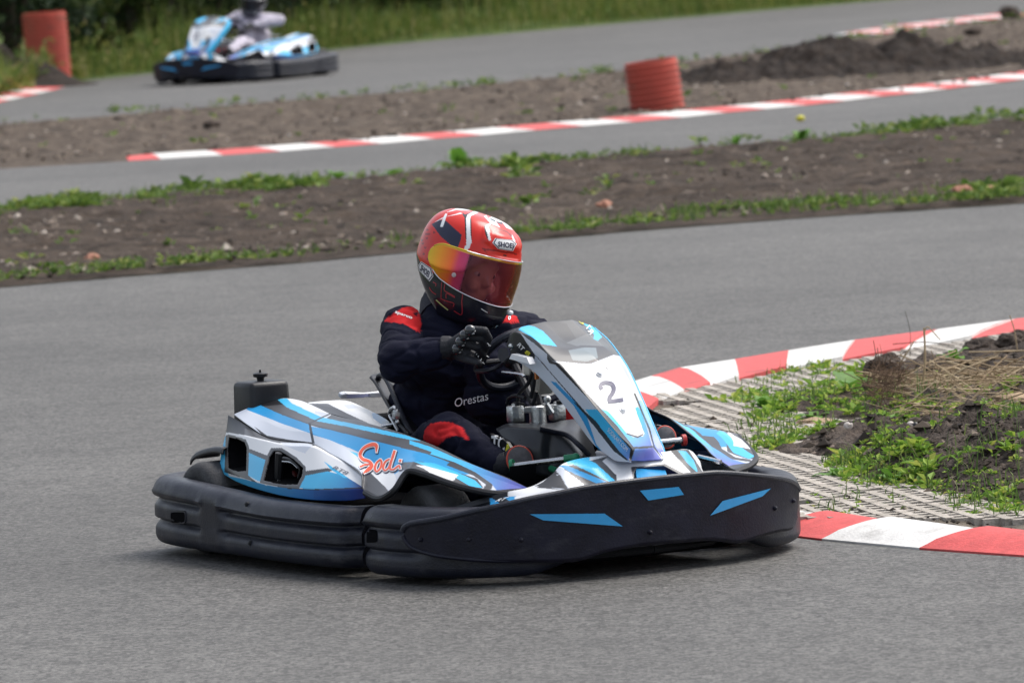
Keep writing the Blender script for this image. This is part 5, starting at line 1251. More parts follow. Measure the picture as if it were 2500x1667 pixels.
c = helm_w(helm_pt(t_of_z(-.018), math.radians(-57), .005)); nrm = (HM @ Vector((math.cos(math.radians(-57)), math.sin(math.radians(-57)), 0))).normalized(); qm = nrm.to_track_quat('Z', 'Y').to_matrix()
mb = MB(); mb.lathe([(.0072, 0), (.0068, .0018), (.004, .0026), (0, .0026)], (0, 0, 0), 'z', 18); mb.v = [tuple(qm @ Vector(v) + c) for v in mb.v]; mb.build('visor_rivet', mat('rivet', (.5, .42, .42), .4), visor)
c = helm_w(helm_pt(t_of_z(-.094), math.radians(30), .006)); mb = MB(); mb.ball(c, (.009, .012, .009)); mb.build('visor_tab', mat('tab', (.75, .78, .8), .25), visor)
c = helm_w(helm_pt(t_of_z(-.025), math.radians(58), .006)); mb = MB(); mb.ball(c, .006); mb.build('visor_rivet', M_WHT, visor)
# head inside the helmet: balaclava, face with eyes and nose
def hv(x, y, z): return helm_w(Vector((x, y, z)))
mb = MB(); mb.ball(hv(.0, 0, -.0), (.098, .08, .115), 24, HM); mb.ball(hv(.045, 0, -.06), (.05, .05, .05), 16, HM)
mb.tube([hv(.075, 0, .012), hv(.098, 0, -.022), hv(.105, 0, -.034)], [.012, .014, .012], 10)
for s in (-1, 1): mb.ball(hv(.078, s * .033, -.04), (.022, .024, .02), 12, HM); mb.tube([hv(.082, s * .012, .026), hv(.084, s * .034, .028), hv(.07, s * .054, .02)], .009, 8)
mb.tube([hv(.0, 0, -.06), neck + Vector((0, 0, -.02))], [.055, .06], 14)
head = solidified('head', mb, .005, 4, driver, M_SKIN)
for s in (-1, 1):
    m_ = MB(); m_.ball(hv(.078, s * .031, -.002), (.012, .014, .011), 14, HM); ey = m_.build('eye', mat('eye_white', (.6, .58, .55), .2), head)
    m_ = MB(); m_.ball(hv(.0885, s * .031, -.003), (.003, .006, .006), 10, HM); m_.build('pupil', M_DARK, ey)
mb = MB(); mb.ball(hv(-.01, 0, -.0), (.103, .088, .12), 24, HM)
bl_ = mb.build('balaclava', mat('balaclava_knit', (.02, .02, .024), .9), head)
me = bl_.data; bm = bmesh.new(); bm.from_mesh(me); HMi = HM.inverted()
bmesh.ops.delete(bm, geom=[f for f in bm.faces if (HMi @ (f.calc_center_median() - HC)).x > .055 and abs((HMi @ (f.calc_center_median() - HC)).z + .005) < .05], context='FACES'); bm.to_mesh(me); bm.free()
mb = MB(); 
for px_ in (1170, 1208): pass
# collar
mb = MB(); base = (shR + shL) / 2; mb.tube([base.lerp(neck, .35), neck + Vector((-.005, 0, .005)), neck + Vector((.0, 0, .022))], [.088, .070, .060], 24); mb.build('collar', mat('collar_fabric', (.012, .013, .024), .85, bump=.3, bump_scale=200), driver)

# ------------------------------------------------------------------ the second kart and driver
def copy_tree(o, parent=None):
    c = o.copy(); COL.objects.link(c); c.parent = parent
    for ch in list(o.children): copy_tree(ch, c)
    return c
A2 = math.radians(59); f2 = Vector((-math.cos(A2), -math.sin(A2), 0)); c2 = pw(592, 196); o2 = c2 - f2 * .6; rz2 = math.atan2(f2.y, f2.x)
kart2 = copy_tree(kart); kart2.location = (o2.x, o2.y, .0); kart2.rotation_euler = (0, 0, rz2)
kart2['label'] = 'distant blurred blue and white go-kart heading left on the far track'
driver2 = copy_tree(driver); driver2.location = kart2.location; driver2.rotation_euler = (0, 0, rz2)
driver2['label'] = 'distant driver in pale grey race suit and dark helmet on the far track'
M_SUIT2 = mat('grey_suit', (.58, .54, .62), .85, noise_amt=.25, noise_scale=5)
M_HELM2 = ramp_mat('dark_helmet', [(.4, (.02, .022, .03)), (.6, (.05, .05, .07)), (.7, (.4, .38, .42))], scale=7, rough=.3)
M_GL2 = mat('dark_visor', (.02, .02, .025), .1)
def override(o, table):
    for ch in o.children:
        for k, m_ in table.items():
            if ch.name.split('.')[0] == k and ch.material_slots:
                ch.material_slots[0].link = 'OBJECT'; ch.material_slots[0].material = m_
        override(ch, table)
override(driver2, {'body': M_SUIT2, 'collar': M_SUIT2, 'helmet': M_HELM2, 'visor': M_GL2, 'badge': M_HELM2, 'lettering': M_HELM2, 'embroidery': M_SUIT2})
for ch in list(driver2.children_recursive):
    if ch.name.split('.')[0] in ('badge', 'lettering', 'embroidery', 'outline_number', 'chin_stripe'): bpy.data.objects.remove(ch)

# ------------------------------------------------------------------ corrugated pipe barrels
M_PIPE = mat('red_pipe', (.50, .085, .055), .5, scuff=((.16, .09, .06), (1, 1, 2), 4, .6), noise_amt=.12, noise_scale=6, rough_var=.1)
def barrel(px, py, r, h, lean, label):
    c = pw(px, py); o = empty('barrel', (c.x, c.y, 0)); tag(o, label, 'barrel', 'red corrugated pipe barrels by the track')
    mb = MB(); pr, pitch = [], .052; n = int(h / pitch)
    pr.append((r * .9, 0))
    for k in range(n):
        z = k * pitch
        for f in (0, .12, .25, .40, .52, .62, .8, .95): pr.append((r * (1.0 if .12 <= f <= .5 else .93) + 0, z + f * pitch + .004))
    pr += [(r * .95, n * pitch + .01), (r * .9, n * pitch + .012), (r * .88, n * pitch - .03), (r * .88, .02)]
    mb.lathe(pr, (0, 0, 0), 'z', 56); b = mb.build('pipe_wall', M_PIPE, o, angle=30)
    o.rotation_euler = (0, lean, 0); return o
barrel(1606, 271, .235, .44, math.radians(-6), 'short red corrugated pipe standing behind the middle kerb')
barrel(122, 203, .255, .80, math.radians(-2), 'tall red corrugated pipe standing in front of the dark bushes')

# ------------------------------------------------------------------ foliage helpers
def leaf_cloud(name, C, S, m, up=.5, parent=None, aspect=.55, fold=.25, seed=1, D=None):
    """one four-sided folded leaf at each of C (n,3), length S; D: leaf directions"""
    r = np.random.default_rng(seed); n = len(C)
    if D is None:
        D = r.normal(size=(n, 3)); D[:, 2] = np.abs(D[:, 2]) * up * 2
    D = D / np.linalg.norm(D, axis=1, keepdims=True)
    W = np.cross(D, r.normal(size=(n, 3)) * .35 + np.array([0, 0, 1.0])); W /= (np.linalg.norm(W, axis=1, keepdims=True) + 1e-9)
    N_ = np.cross(W, D); s = S[:, None]
    V = np.stack([C, C + D * s * .45 + W * s * aspect * .5 + N_ * s * fold * .5, C + D * s - N_ * s * .12, C + D * s * .45 - W * s * aspect * .5 + N_ * s * fold * .5], 1).reshape(-1, 3)
    F = np.arange(4 * n).reshape(n, 4); return np_mesh(name, V, F, parent, m, smooth=False)
def blades(name, B, H, Wd, m, lean=.35, seed=1, parent=None):
    r = np.random.default_rng(seed); n = len(B); a = r.uniform(0, 2 * np.pi, n); l = np.abs(r.normal(0, lean, n)) * H
    dirn = np.stack([np.cos(a), np.sin(a), np.zeros(n)], 1); b2 = r.uniform(0, 2 * np.pi, n); w = np.stack([np.cos(b2), np.sin(b2), np.zeros(n)], 1) * (Wd / 2)[:, None]
    z = np.array([0, 0, 1.0]); m1 = B + dirn * (l * .3)[:, None] + z * (H * .55)[:, None]; t = B + dirn * l[:, None] + z * (H * np.clip(1 - l / H * .5, .3, 1))[:, None]
    V = np.stack([B - w, B + w, m1 + w * .8, m1 - w * .8, t + w * .12, t - w * .12], 1).reshape(-1, 3); k = np.arange(n)[:, None] * 6
    F = np.concatenate([k + np.array([[0, 1, 2, 3]]), k + np.array([[3, 2, 4, 5]])]); return np_mesh(name, V, F, parent, m, smooth=False)
def rosette(cx, cy, cz, nl, size, r):
    C, S, D = [], [], []
    for k in range(nl):
        a = r.uniform(0, 2 * math.pi); e = r.uniform(.15, 1.1); st = size * r.uniform(0, .7)
        d = (math.cos(a) * math.cos(e), math.sin(a) * math.cos(e), math.sin(e))
        C.append((cx + d[0] * st, cy + d[1] * st, cz + d[2] * st * .9)); S.append(size * r.uniform(.6, 1.2)); D.append((d[0], d[1], d[2] * .5 + .1))
    return C, S, D
def in_px(poly, n, r, z=.06):
    xs_ = [p[0] for p in poly]; ys_ = [p[1] for p in poly]; out = []
    while len(out) < n:
        q_ = np.stack([r.uniform(min(xs_), max(xs_), n * 3), r.uniform(min(ys_), max(ys_), n * 3)], 1); q_ = q_[inpoly(q_, poly)]; out += [tuple(v) for v in q_]
    out = [q for q in out[:n] if not any(abs(q[0] - sx_) < 34 and -8 < q[1] - sy_ < 60 for sx_, sy_ in ((2070, 1052), (2225, 1058)))]
    return [pw(x, y, z) for x, y in out]
r1 = np.random.default_rng(11)
C, S, D = [], [], []; BB, HH = [], []
GREEN = [([(1740,965),(1830,930),(1900,900),(2040,880),(2130,900),(2140,960),(2210,1000),(2150,1015),(2000,1005),(1930,985),(1850,1000),(1830,985)], 480, .030),
 ([(1815,1000),(1930,990),(1950,1030),(2060,1045),(2060,1060),(1950,1060),(1900,1085),(1830,1110),(1812,1060)], 260, .024),
 ([(2000,1135),(2060,1095),(2150,1100),(2280,1150),(2270,1185),(2150,1180),(2060,1165)], 170, .034),
 ([(2060,1030),(2230,1000),(2250,1040),(2180,1055),(2080,1065)], 70, .028),
 ([(2300,1020),(2500,1000),(2500,1110),(2380,1100)], 70, .032),
 ([(2260,1180),(2500,1140),(2500,1250),(2360,1250),(2280,1215)], 120, .026),
 ([(1960,1170),(2150,1180),(2280,1230),(2100,1245),(1985,1240)], 60, .018),
 ([(2170,950),(2500,950),(2500,1010),(2200,1015)], 60, .026), ([(1760,940),(1850,905),(2050,870),(2100,885),(1900,925)], 40, .02),
 ([(2000,1080),(2500,1080),(2500,1170),(2200,1170)], 45, .022)]
for poly, n, sz in GREEN:
    pts = in_px(poly, int(n * 1.25), r1)
    for p in pts:
        z = soil_h(p.x, p.y); cl = .5 + .8 * max(0, fbm(p.x, p.y, 5, 3, 12) + .4)
        a, b, c = rosette(p.x, p.y, z, int(r1.integers(5, 11)), 1.08 * sz * cl * r1.uniform(.7, 1.25), r1); C += a; S += b; D += c
        if r1.random() < .2:
            for _ in range(r1.integers(2, 6)): BB.append((p.x + r1.normal(0, .025), p.y + r1.normal(0, .04), z)); HH.append(r1.uniform(.02, .07))
tag(leaf_cloud('ground_weeds', np.array(C), np.array(S), M_LEAF, D=np.array(D), seed=3), 'low bright green weeds covering the infield soil', 'weeds', kind='stuff')
for poly, n in (([(2300,1150),(2500,1100),(2500,1250),(2330,1240)], 110), ([(1815,1000),(1950,1040),(1840,1110)], 40), ([(2150,1080),(2300,1190),(2250,1190),(2160,1150)], 40), ([(2200,1010),(2330,1000),(2300,960),(2180,960)], 70), ([(2020,1130),(2100,1150),(2090,1100)], 30)):
    for p in in_px(poly, n, r1):
        BB.append((p.x, p.y, soil_h(p.x, p.y))); HH.append(r1.uniform(.03, .11))
tag(blades('grass_tufts', np.array(BB), np.array(HH), np.full(len(BB), .005), M_BLADE, lean=.5, seed=5), 'thin green grass tufts among the infield weeds', 'grass', kind='stuff')
# broad-leaved plants
M_DOCK = ramp_mat('dock_leaf', [(.35, (.09, .22, .03)), (.6, (.17, .34, .05))], scale=14, rough=.5, translucent=.3)
def broad_plant(px, py, n, L_, label, upright=.6, seed=0, wid=.42, z=None, m=None, cat='weed plant'):
    r = np.random.default_rng(seed + 50); c = pw(px, py, .06 if z is None else z); zz = soil_h(c.x, c.y) if z is None else z
    o = empty('weed_plant', (c.x, c.y, zz)); tag(o, label, cat, 'larger weed plants')
    mb = MB(); mb.tube([(0, 0, -.02), (0, 0, .02)], .006, 6); mb.build('stem', M_BARK, o)
    for k in range(n):
        a = 2 * math.pi * k / n + r.uniform(-.4, .4); e = upright * r.uniform(.5, 1.4); l = L_ * r.uniform(.65, 1.15); V, F = [], []; ns = 7
        for i in range(ns):
            t = i / (ns - 1); ee = e * (1 - t * 1.1); rr_ = l * t; x = rr_ * math.cos(e * .8); zq = l * (math.sin(e) * t - .45 * t * t)
            w = l * wid * (.10 + math.sin(math.pi * min(1, t * .9 + .08)) ** .8 * .5) * (1 + .14 * math.sin(i * 2.6 + k)) * (0.15 if i == ns - 1 else 1)
            for s_, zz_ in ((-1, .10), (0, 0), (1, .10)):
                V.append((x * math.cos(a) - s_ * w * math.sin(a), x * math.sin(a) + s_ * w * math.cos(a), zq + w * zz_ * 2 + .004 * math.sin(i * 5 + s_)))
        for i in range(ns - 1):
            for j in range(2): F.append((i * 3 + j, i * 3 + j + 1, i * 3 + j + 4, i * 3 + j + 3))
        mesh('leaf', V, F, o, m or M_DOCK)
    return o
broad_plant(2085, 958, 9, .17, 'largest broad-leaved weed in the green patch beside the dry stalks', .9, 1)
broad_plant(2440, 1062, 10, .16, 'broad-leaved weed low at the right edge beyond the white shell', .6, 2)
broad_plant(1868, 985, 8, .09, 'small leafy weed at the rim of the paving nearest the kart', .9, 3)
broad_plant(2160, 1036, 7, .09, 'leafy weed just behind the dark soil mound with shells', .5, 4)
broad_plant(2300, 1085, 5, .08, 'upright pale weed right of the white shell', 1.2, 5)
broad_plant(2040, 1150, 8, .10, 'narrow-leaved weed in front of the dark soil mound', 1.0, 6, wid=.25)
broad_plant(2330, 905, 6, .10, 'weed with upright leaves growing through the dry stalks', 1.3, 7, wid=.3)
broad_plant(2180, 1165, 8, .10, 'light green weed between the mound and the paving', .8, 8, wid=.3)
broad_plant(1990, 1010, 6, .10, 'flat leafy weed beside the tan stone', .5, 9)
broad_plant(1120, 412, 12, .24, 'tall leafy weed alone on the far edge of the dirt strip above the helmet', 1.2, 10, wid=.3, z=.02)
broad_plant(1955, 348, 9, .17, 'weed with a yellow flower head on the dirt strip right of centre', 1.2, 11, wid=.3, z=.03)
broad_plant(1797, 362, 6, .15, 'small upright weed on the dirt strip left of the yellow-flowered one', 1.4, 12, wid=.25, z=.03)
broad_plant(825, 440, 8, .17, 'leafy weed on the strip edge between the tall weed and the left frame', 1.2, 13, wid=.3, z=.03)
broad_plant(960, 432, 7, .13, 'lower weed on the strip edge just left of the tall lone weed', 1.0, 14, wid=.3, z=.03)
fl = pw(1955, 322, .03); mb = MB(); mb.ball((fl.x, fl.y - .05, .13), (.035, .035, .025), 10); f_ = mb.build('yellow_flower', mat('petal', (.55, .5, .03), .6)); tag(f_, 'yellow flower head on the weed at the strip edge', 'flower')
# weeds and grass along the dirt strips
def along(Ea, Eb, f0, f1, n, r, px_rng=None):
    a, b = resample(Ea, 300), resample(Eb, 300); out = []
    while len(out) < n:
        i = int(r.integers(0, 300)); f = r.uniform(f0, f1); p = a[i] * (1 - f) + b[i] * f
        d = Vector((p[0], p[1], 0)) - CAM_O; zz = d.dot(FW); x = 1250 + F_PX * d.dot(RT) / zz
        if -60 < x < 2560 and (px_rng is None or px_rng(x, f, r)): out.append((p[0], p[1]))
    return out
rs = np.random.default_rng(5); C, S, D, BB, HH = [], [], [], [], []
def put(L_, sz, nl, blade=.3, zz=.035):
    for x, y in L_:
        cl = max(.35, .8 + 1.2 * fbm(x, y, 1.1, 3, 21)); a, b, c = rosette(x, y, zz, nl, sz * cl * rs.uniform(.6, 1.3), rs); C.extend(a); S.extend(b); D.extend(c)
        if rs.random() < blade * .5:
            for _ in range(3): BB.append((x + rs.normal(0, .05), y + rs.normal(0, .05), zz)); HH.append(rs.uniform(.03, .09))
clump = lambda x, f, r, s=0: r.random() < .15 + 1.1 * max(0, noise.noise(Vector((x * .012, s, f * 3))) + .1)
put(along(E1, E2, .84, .99, 900, rs, lambda x, f, r: x < 800 and clump(x, f, r, 1)), .055, 8)
put(along(E1, E2, .88, 1.0, 420, rs, lambda x, f, r: x > 700 and clump(x, f, r, 2)), .06, 8)
put(along(E1, E2, .0, .11, 620, rs, lambda x, f, r: x > 1150 and clump(x, f, r, 3)), .04, 7, .5)
put(along(E1, E2, .0, .08, 260, rs, lambda x, f, r: x < 1150 and clump(x, f, r, 4)), .035, 7, .3)
put(along(E1, E2, .1, .85, 110, rs, lambda x, f, r: clump(x, f, r, 5)), .05, 6, .2)
put(along(E3, E4, .88, 1.0, 180, rs, lambda x, f, r: clump(x, f, r, 6)), .05, 7, .3)
put(along(E3, E4, .1, .9, 70, rs, lambda x, f, r: clump(x, f, r, 7)), .05, 6, .2)
tag(leaf_cloud('strip_weeds', np.array(C), np.array(S), M_LEAFS, D=np.array(D), seed=4), 'green weeds along the edges of the dirt strips', 'weeds', kind='stuff')
tag(blades('strip_grass', np.array(BB), np.array(HH), np.full(len(BB), .010), M_BLADE, lean=.5, seed=6), 'grass blades along the edges of the dirt strips', 'grass', kind='stuff')
# pebbles and crumbs of soil
def pebbles(name, pts, sizes, m, label, seed):
    r = np.random.default_rng(seed); base = np.array([(1,0,0),(-1,0,0),(0,1,0),(0,-1,0),(0,0,1),(0,0,-1)], float); tri = np.array([(0,2,4),(2,1,4),(1,3,4),(3,0,4),(2,0,5),(1,2,5),(3,1,5),(0,3,5)])
    V, F = [], []
    for k, (p, s_) in enumerate(zip(pts, sizes)):
        b = base * r.uniform(.55, 1.3, (6, 3)) * s_ * np.array([1, 1, .6]) + r.normal(0, .12, (6, 3)) * s_; a = r.uniform(0, 6.28); R_ = np.array([[math.cos(a), -math.sin(a), 0], [math.sin(a), math.cos(a), 0], [0, 0, 1]])
        V.append(b @ R_.T + np.array(p)); F.append(tri + 6 * k)
    return tag(np_mesh(name, np.concatenate(V), np.concatenate(F), m=m, smooth=False), label, 'gravel', kind='stuff')
M_PEB = ramp_mat('pebble', [(0, (.05, .04, .032)), (.6, (.12, .095, .075)), (.85, (.25, .2, .16)), (1, (.45, .4, .34))], per_island=True, rough=.9)
M_CRUMB = ramp_mat('soil_crumb', [(0, (.018, .014, .012)), (.6, (.05, .04, .03)), (.9, (.11, .085, .065)), (1, (.25, .2, .16))], per_island=True, rough=.95)
pts = [(x, y, .035) for x, y in along(E1, E2, .03, .97, 2600, rs)] + [(x, y, .03) for x, y in along(E3, E4, .03, .97, 1800, rs)]
pebbles('strip_pebbles', pts, rs.uniform(.008, .035, len(pts)) * np.where(rs.random(len(pts)) < .04, 2, 1), M_PEB, 'loose clods and pebbles on the dirt strips', 3)
pts = []
for p in in_px([(1960,1120),(1990,1060),(2100,1030),(2250,1040),(2500,960),(2500,1240),(2300,1200),(2100,1150)], 3200, rs) + in_px([(2100,960),(2300,900),(2500,880),(2500,1000),(2150,1000)], 900, rs):
    pts.append((p.x, p.y, soil_h(p.x, p.y)))
pebbles('soil_crumbs', pts, rs.exponential(.006, len(pts)) + .003, M_CRUMB, 'crumbs of dark soil on the infield', 4)
pts = []
for p in in_px([(1550,1000),(1800,930),(2000,880),(2100,880),(1900,930),(1820,1100),(1960,1180),(2500,1280),(2300,1260),(1970,1230)], 500, rs): pts.append((p.x, p.y, .045))
pebbles('soil_crumbs', pts, rs.exponential(.004, len(pts)) + .002, M_CRUMB, 'crumbs of soil strewn over the grid paving', 7)
# stones and clods that one can tell apart
def rock(name, px, py, size, m, label, cat, seed, z=.05, sink=.3):
    c = pw(px, py, z); zz = soil_h(c.x, c.y) if z == .05 else z; bm = bmesh.new(); bmesh.ops.create_icosphere(bm, subdivisions=4, radius=1)
    for v in bm.verts:
        k = 1 + .35 * noise.noise(v.co * 1.2 + Vector((seed, 0, 0))) + .16 * noise.noise(v.co * 3.5 + Vector((0, seed, 0))) + .07 * noise.noise(v.co * 9); v.co = Vector((v.co.x * size[0], v.co.y * size[1], v.co.z * size[2])) * k
    me = bpy.data.meshes.new(name); bm.to_mesh(me); bm.free(); me.polygons.foreach_set('use_smooth', [True] * len(me.polygons)); me.set_sharp_from_angle(angle=math.radians(35))
    o = link(name, me, None, m); o.location = (c.x, c.y, zz + size[2] * (1 - 2 * sink)); return tag(o, label, cat)
M_TAN = ramp_mat('tan_stone', [(.35, (.26, .18, .11)), (.6, (.42, .31, .2))], scale=20, rough=.9, bump=.6, bump_scale=60)
rock('stone', 1985, 1030, (.065, .06, .022), M_TAN, 'flat tan stone in the weeds behind the left shell', 'stone', 1)
rock('stone', 2340, 1032, (.05, .05, .03), M_TAN, 'rounded tan stone half buried right of the mound', 'stone', 2)
rock('stone', 2480, 1012, (.07, .06, .022), M_TAN, 'flat pinkish tan stone at the right frame edge', 'stone', 3)
rock('soil_clod', 2400, 858, (.085, .07, .055), M_SOIL, 'big dark soil clod on top of the dry stalks against the red kerb', 'soil clod', 4)
rock('soil_clod', 2470, 865, (.06, .06, .035), M_SOIL, 'smaller dark clod right of the biggest clod', 'soil clod', 5)
rock('soil_clod', 2495, 838, (.045, .05, .05), M_SOIL, 'dark clod cut by the right frame edge above the others', 'soil clod', 6)
rock('soil_clod', 2165, 945, (.075, .08, .05), M_SOIL, 'root-matted brown clod at the left end of the dry stalks', 'soil clod', 7)
rock('soil_clod', 2115, 972, (.02, .02, .02), M_SOIL, 'small black clod in the green patch below the largest weed', 'soil clod', 8)
rock('soil_clod', 2222, 1030, (.018, .018, .02), M_SOIL, 'small black clod on the rim behind the white shell', 'soil clod', 9)
M_TERR = mat('terracotta', (.35, .16, .10), .8)
for i, (x, y, s_) in enumerate([(2350, 475, .06), (2420, 470, .045), (1475, 507, .05), (225, 635, .04)]):
    rock('stone', x, y, (s_, s_, s_ * .6), M_TERR, ['reddish stone on the near edge of the dirt strip below the right weeds', 'second reddish stone just right of the first on the strip edge', 'pinkish flat stone low on the dirt strip right of the helmet', 'small orange stone at the left end of the dirt strip'][i], 'stone', 20 + i, z=.04)
for i, (x, y, s_) in enumerate([(518, 312, .07), (2375, 85, .09), (2465, 38, .13)]):
    rock('soil_clod', x, y, (s_, s_, s_ * .6), M_SOIL, ['dark clod alone on the middle dirt strip at left', 'dark clod below the far right kerb', 'dark clod sitting on the far kerb at the top right corner'][i], 'soil clod', 30 + i, z=.04)
# snail shells
M_SHELL = mat('shell', (.62, .56, .50), .45, noise_amt=.15, noise_scale=90)
def shell(px, py, r, label, open_):
    c = pw(px, py, .05); z = soil_h(c.x, c.y); 
    # stand it where the sight line meets the soil
    for _ in range(5): c = pw(px, py, z + r * .5); z = soil_h(c.x, c.y)
    o = empty('snail_shell', (c.x, c.y, z + r * .35)); tag(o, label, 'snail shell')
    mb = MB(); pts, rs_ = [], []
    for k in range(40):
        t = k / 39; a = t * 2 * math.pi * 2.1; rr_ = r * .62 * (.12 + .88 * t); pts.append(Vector((math.cos(a) * rr_ * .75, -r * .5 * t * (1 if open_ else .6), r * .95 + math.sin(a) * rr_ * .75))); rs_.append(r * (.12 + .5 * t))
    mb.tube(pts, rs_, 14); mb.build('whorl', M_SHELL, o, angle=80)
    if open_:
        e = pts[-1]; t = (pts[-1] - pts[-2]).normalized(); mb = MB(); mb.ball(e + Vector((r * .2, -r * .38, -.1 * r)), (r * .42, r * .3, r * .42), 14); mb.build('opening', mat('shell_inside', (.03, .03, .035), .5), o)
    return o
shell(2070, 1052, .017, 'closed white snail shell on the left of the soil mound', False)
shell(2225, 1058, .021, 'open white snail shell with dark mouth on top of the soil mound', True)
# dry stalks
def stalks(name, n, poly, z0, z1, L0, L1, m, label, seed, flat=.12, rad=.0028, dirn=None):
    r = np.random.default_rng(seed); mb = MB()
    for p in in_px(poly, n, r, z=.12):
        z = soil_h(p.x, p.y) + r.uniform(z0, z1); a = (dirn if dirn is not None else 0) + r.normal(0, .45) + (math.pi if r.random() < .5 else 0); l = r.uniform(L0, L1); e = r.normal(0, flat)
        d = Vector((math.cos(a) * math.cos(e), math.sin(a) * math.cos(e), math.sin(e))); s = Vector((r.normal(0, .06), r.normal(0, .06), r.normal(0, .05)))
        c = Vector((p.x, p.y, z)); mb.tube([c - d * l / 2, c + s * l, c + d * l / 2 + s * .4], rad * r.uniform(.5, 1.3), 4, n=5, caps=False)
    me = bpy.data.meshes.new(name); me.from_pydata(mb.v, [], mb.f); o = link(name, me, None, m); return tag(o, label, 'dry stalks', kind='stuff')
stalks('dry_stalks', 150, [(2150,935),(2200,915),(2300,895),(2500,885),(2500,935),(2350,935),(2200,945)], .0, .06, .08, .36, M_STRAW, 'heap of pale dry stalks on the infield', 2, dirn=.0, flat=.16, rad=.0024)
stalks('dry_stalks', 110, [(2150,1000),(2300,930),(2500,920),(2500,1010),(2300,1010)], .0, .06, .06, .3, M_STRAW, 'scattered dry stalks below the heap', 3, flat=.4, rad=.002)
stalks('root_mat', 260, [(2110,960),(2130,925),(2180,905),(2210,925),(2200,960),(2150,975)], .0, .10, .03, .14, ramp_mat('root', [(0, (.06, .035, .022)), (1, (.2, .13, .085))], per_island=True), 'matted brown roots on the clod at the end of the stalks', 4, flat=.9, rad=.0012)
def stalk(path, rad, label, m=None):
    c = pw(path[0][0], path[0][1], .08); y0 = c.y; pts = []
    for x, y in path:
        d = ray(x, y); t = (y0 - CAM_O.y) / d.y; pts.append(CAM_O + d * t)
    mb = MB(); mb.tube(pts, [rad * (1 - .35 * i / len(pts)) for i in range(len(pts))], 6, n=20); o = mb.build('dry_stalk', m or M_STRAW); tag(o, label, 'dry stalk', 'standing dry stalks')
m_st = mat('stalk', (.42, .31, .18), .8)
stalk([(2250,965),(2257,900),(2258,850),(2256,800)], .0045, 'thick broken pale stalk standing tallest in front of the white kerb block', m_st)
stalk([(2190,900),(2215,860),(2232,832)], .003, 'pale stalk leaning right beside the root clod', m_st)
stalk([(2265,905),(2258,865),(2262,798),(2296,830)], .0025, 'stalk bent over at its tip behind the thickest one', m_st)
stalk([(2485,862),(2475,800),(2465,770)], .0025, 'thin stalk curving up before the red kerb at the right edge', m_st)
stalk([(2375,935),(2388,895),(2390,880)], .0035, 'short pale stalk under the heap on the right', m_st)
stalk([(2380,1070),(2395,1020),(2383,975)], .003, 'dark twig arching up from the soil beside the tan stone', M_BARK)
stalk([(2222,870),(2222,810),(2210,760)], .0012, 'finest dead grass stem rising over the white kerb block', M_BARK)
stalk([(2180,830+10),(2260,835),(2330,843)], .002, 'green-brown stem lying level in front of the kerb', M_BARK)

# ------------------------------------------------------------------ tall grass and bushes beyond the far track
rt = np.random.default_rng(9); B, H, W_ = [], [], []
a5 = resample(E5, 400)
def on_bank(i, back): return a5[i][0] - .5 * 0, a5[i][1] + back
def bank_z(x, back): return .05 + .35 * (back / 60) + .0
for _ in range(15000):
    i = int(rt.integers(0, 400)); back = rt.exponential(1.6); x, y = on_bank(i, back)
    dd_ = Vector((x, y, 0)) - CAM_O; px__ = 1250 + F_PX * dd_.dot(RT) / dd_.dot(FW)
    if px__ < 190 and back < 1.6: continue
    h = (.10 + (.22 if i < 140 else .36) * min(1, back / 1.5)) * rt.uniform(.6, 1.5) * (1.0 + .5 * fbm(x, y, .6, 3, 3)); B.append((x, y, .03 + .006 * back)); H.append(max(.06, h)); W_.append(rt.uniform(.012, .03))
tag(blades('tall_grass', np.array(B), np.array(H), np.array(W_), M_TALLG, lean=.3, seed=8), 'tall rough grass along the far side of the track', 'grass', kind='stuff')
C, S = [], []
for _ in range(9000):
    i = int(rt.integers(0, 400)); back = .4 + rt.exponential(2.2); x, y = on_bank(i, back); k = fbm(x, y, .9, 3, 15)
    if k > -.05: C.append((x + rt.normal(0, .05), y, rt.uniform(.03, .18 + .5 * max(0, k)))); S.append(rt.uniform(.05, .12))
tag(leaf_cloud('bank_weeds', np.array(C), np.array(S), M_TALLG, seed=9), 'leafy weeds mixed into the grass of the far bank', 'weeds', kind='stuff')
def bush(x, y, rx, h, n, m, label, seed, ls=.10):
    r = np.random.default_rng(seed); o = empty('bush', (x, y, .05)); tag(o, label, 'bush', 'bushes beyond the far track')
    C, S = [], []; lobes = [(r.normal(0, rx * .45), r.normal(0, rx * .35), r.uniform(.25, .85) * h, r.uniform(.3, .55) * rx) for _ in range(11)]
    for _ in range(n):
        lx, ly, lz, lr = lobes[int(r.integers(0, 11))]; v = r.normal(size=3); v /= np.linalg.norm(v); k = lr * r.uniform(.55, 1.08)
        p = (lx + v[0] * k, ly + v[1] * k, max(.02, lz + v[2] * k * h / rx * .55))
        C.append(p); S.append(ls * r.uniform(.6, 1.4))
    f = leaf_cloud('foliage', np.array(C), np.array(S), m, parent=o, seed=seed, up=.5, aspect=.7)
    for k in range(5):
        mb = MB(); a = r.uniform(0, 6.28); mb.tube([(0, 0, -.05), (math.cos(a) * .2 * rx, math.sin(a) * .2 * rx, h * .4), (math.cos(a) * .5 * rx, math.sin(a) * .4 * rx, h * .85)], [.04, .028, .01], 6, n=8); mb.build('branch', M_BARK, o)
    return o
M_BUSHL = ramp_mat('light_bush_leaf', [(0, (.03, .06, .015)), (.5, (.07, .11, .025)), (.9, (.13, .16, .04)), (1, (.2, .16, .07))], per_island=True, rough=.7, translucent=.25)
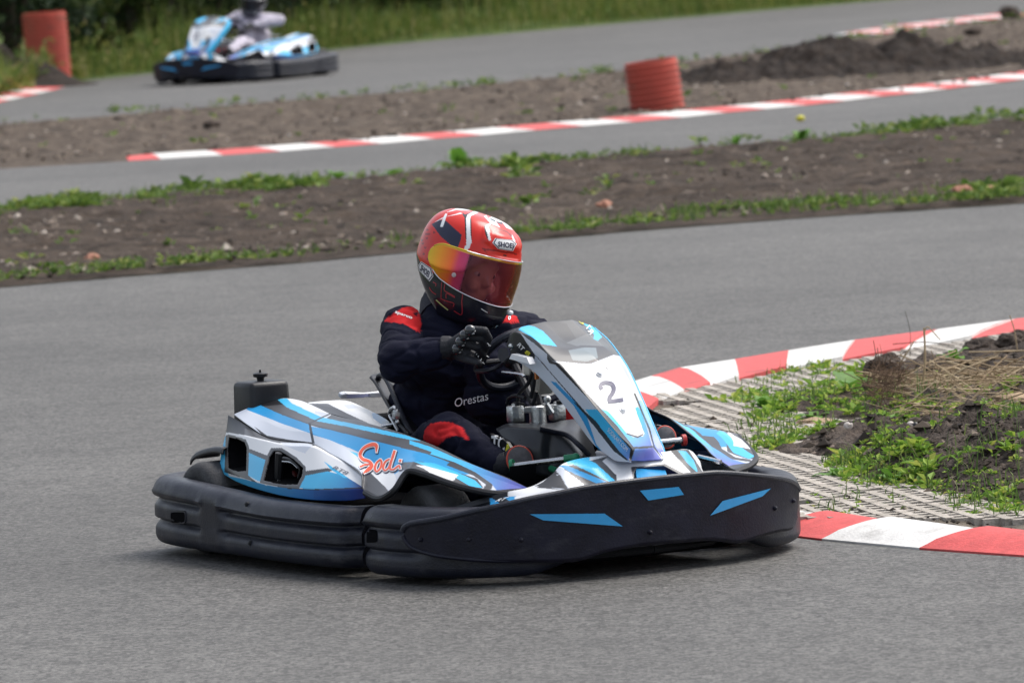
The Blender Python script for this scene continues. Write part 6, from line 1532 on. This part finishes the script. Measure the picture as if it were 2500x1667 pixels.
BL = [(40, 5.4, 1.3, 3.0, 0, 'dark bush filling the top left corner behind the tall barrel'), (190, 5.2, 1.2, 2.6, 0, 'dark bush directly behind the tall red barrel'), (310, 4.6, 1.3, 3.0, 0, 'dark bush between the barrel and the far kart'),
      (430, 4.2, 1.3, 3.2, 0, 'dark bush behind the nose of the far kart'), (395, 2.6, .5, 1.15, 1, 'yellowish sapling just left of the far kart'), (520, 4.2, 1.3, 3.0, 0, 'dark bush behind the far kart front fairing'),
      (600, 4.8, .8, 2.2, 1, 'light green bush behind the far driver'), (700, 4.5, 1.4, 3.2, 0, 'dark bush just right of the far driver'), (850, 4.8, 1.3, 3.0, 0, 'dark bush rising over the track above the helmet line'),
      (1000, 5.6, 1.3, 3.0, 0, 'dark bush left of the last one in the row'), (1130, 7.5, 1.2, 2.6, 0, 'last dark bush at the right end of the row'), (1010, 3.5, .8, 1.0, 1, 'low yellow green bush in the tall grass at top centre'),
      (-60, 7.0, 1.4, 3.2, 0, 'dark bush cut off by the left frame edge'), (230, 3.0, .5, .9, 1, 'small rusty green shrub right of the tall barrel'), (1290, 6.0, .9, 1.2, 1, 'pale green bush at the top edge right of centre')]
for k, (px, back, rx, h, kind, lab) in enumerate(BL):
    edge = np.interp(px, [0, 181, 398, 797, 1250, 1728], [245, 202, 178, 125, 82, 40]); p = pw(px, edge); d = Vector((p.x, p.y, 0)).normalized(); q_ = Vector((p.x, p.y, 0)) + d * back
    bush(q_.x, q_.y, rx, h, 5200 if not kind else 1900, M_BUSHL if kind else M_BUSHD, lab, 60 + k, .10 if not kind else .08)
for o in [o for o in bpy.data.objects if o.name.startswith('bush')]: pass
# dense dark wood behind the bushes
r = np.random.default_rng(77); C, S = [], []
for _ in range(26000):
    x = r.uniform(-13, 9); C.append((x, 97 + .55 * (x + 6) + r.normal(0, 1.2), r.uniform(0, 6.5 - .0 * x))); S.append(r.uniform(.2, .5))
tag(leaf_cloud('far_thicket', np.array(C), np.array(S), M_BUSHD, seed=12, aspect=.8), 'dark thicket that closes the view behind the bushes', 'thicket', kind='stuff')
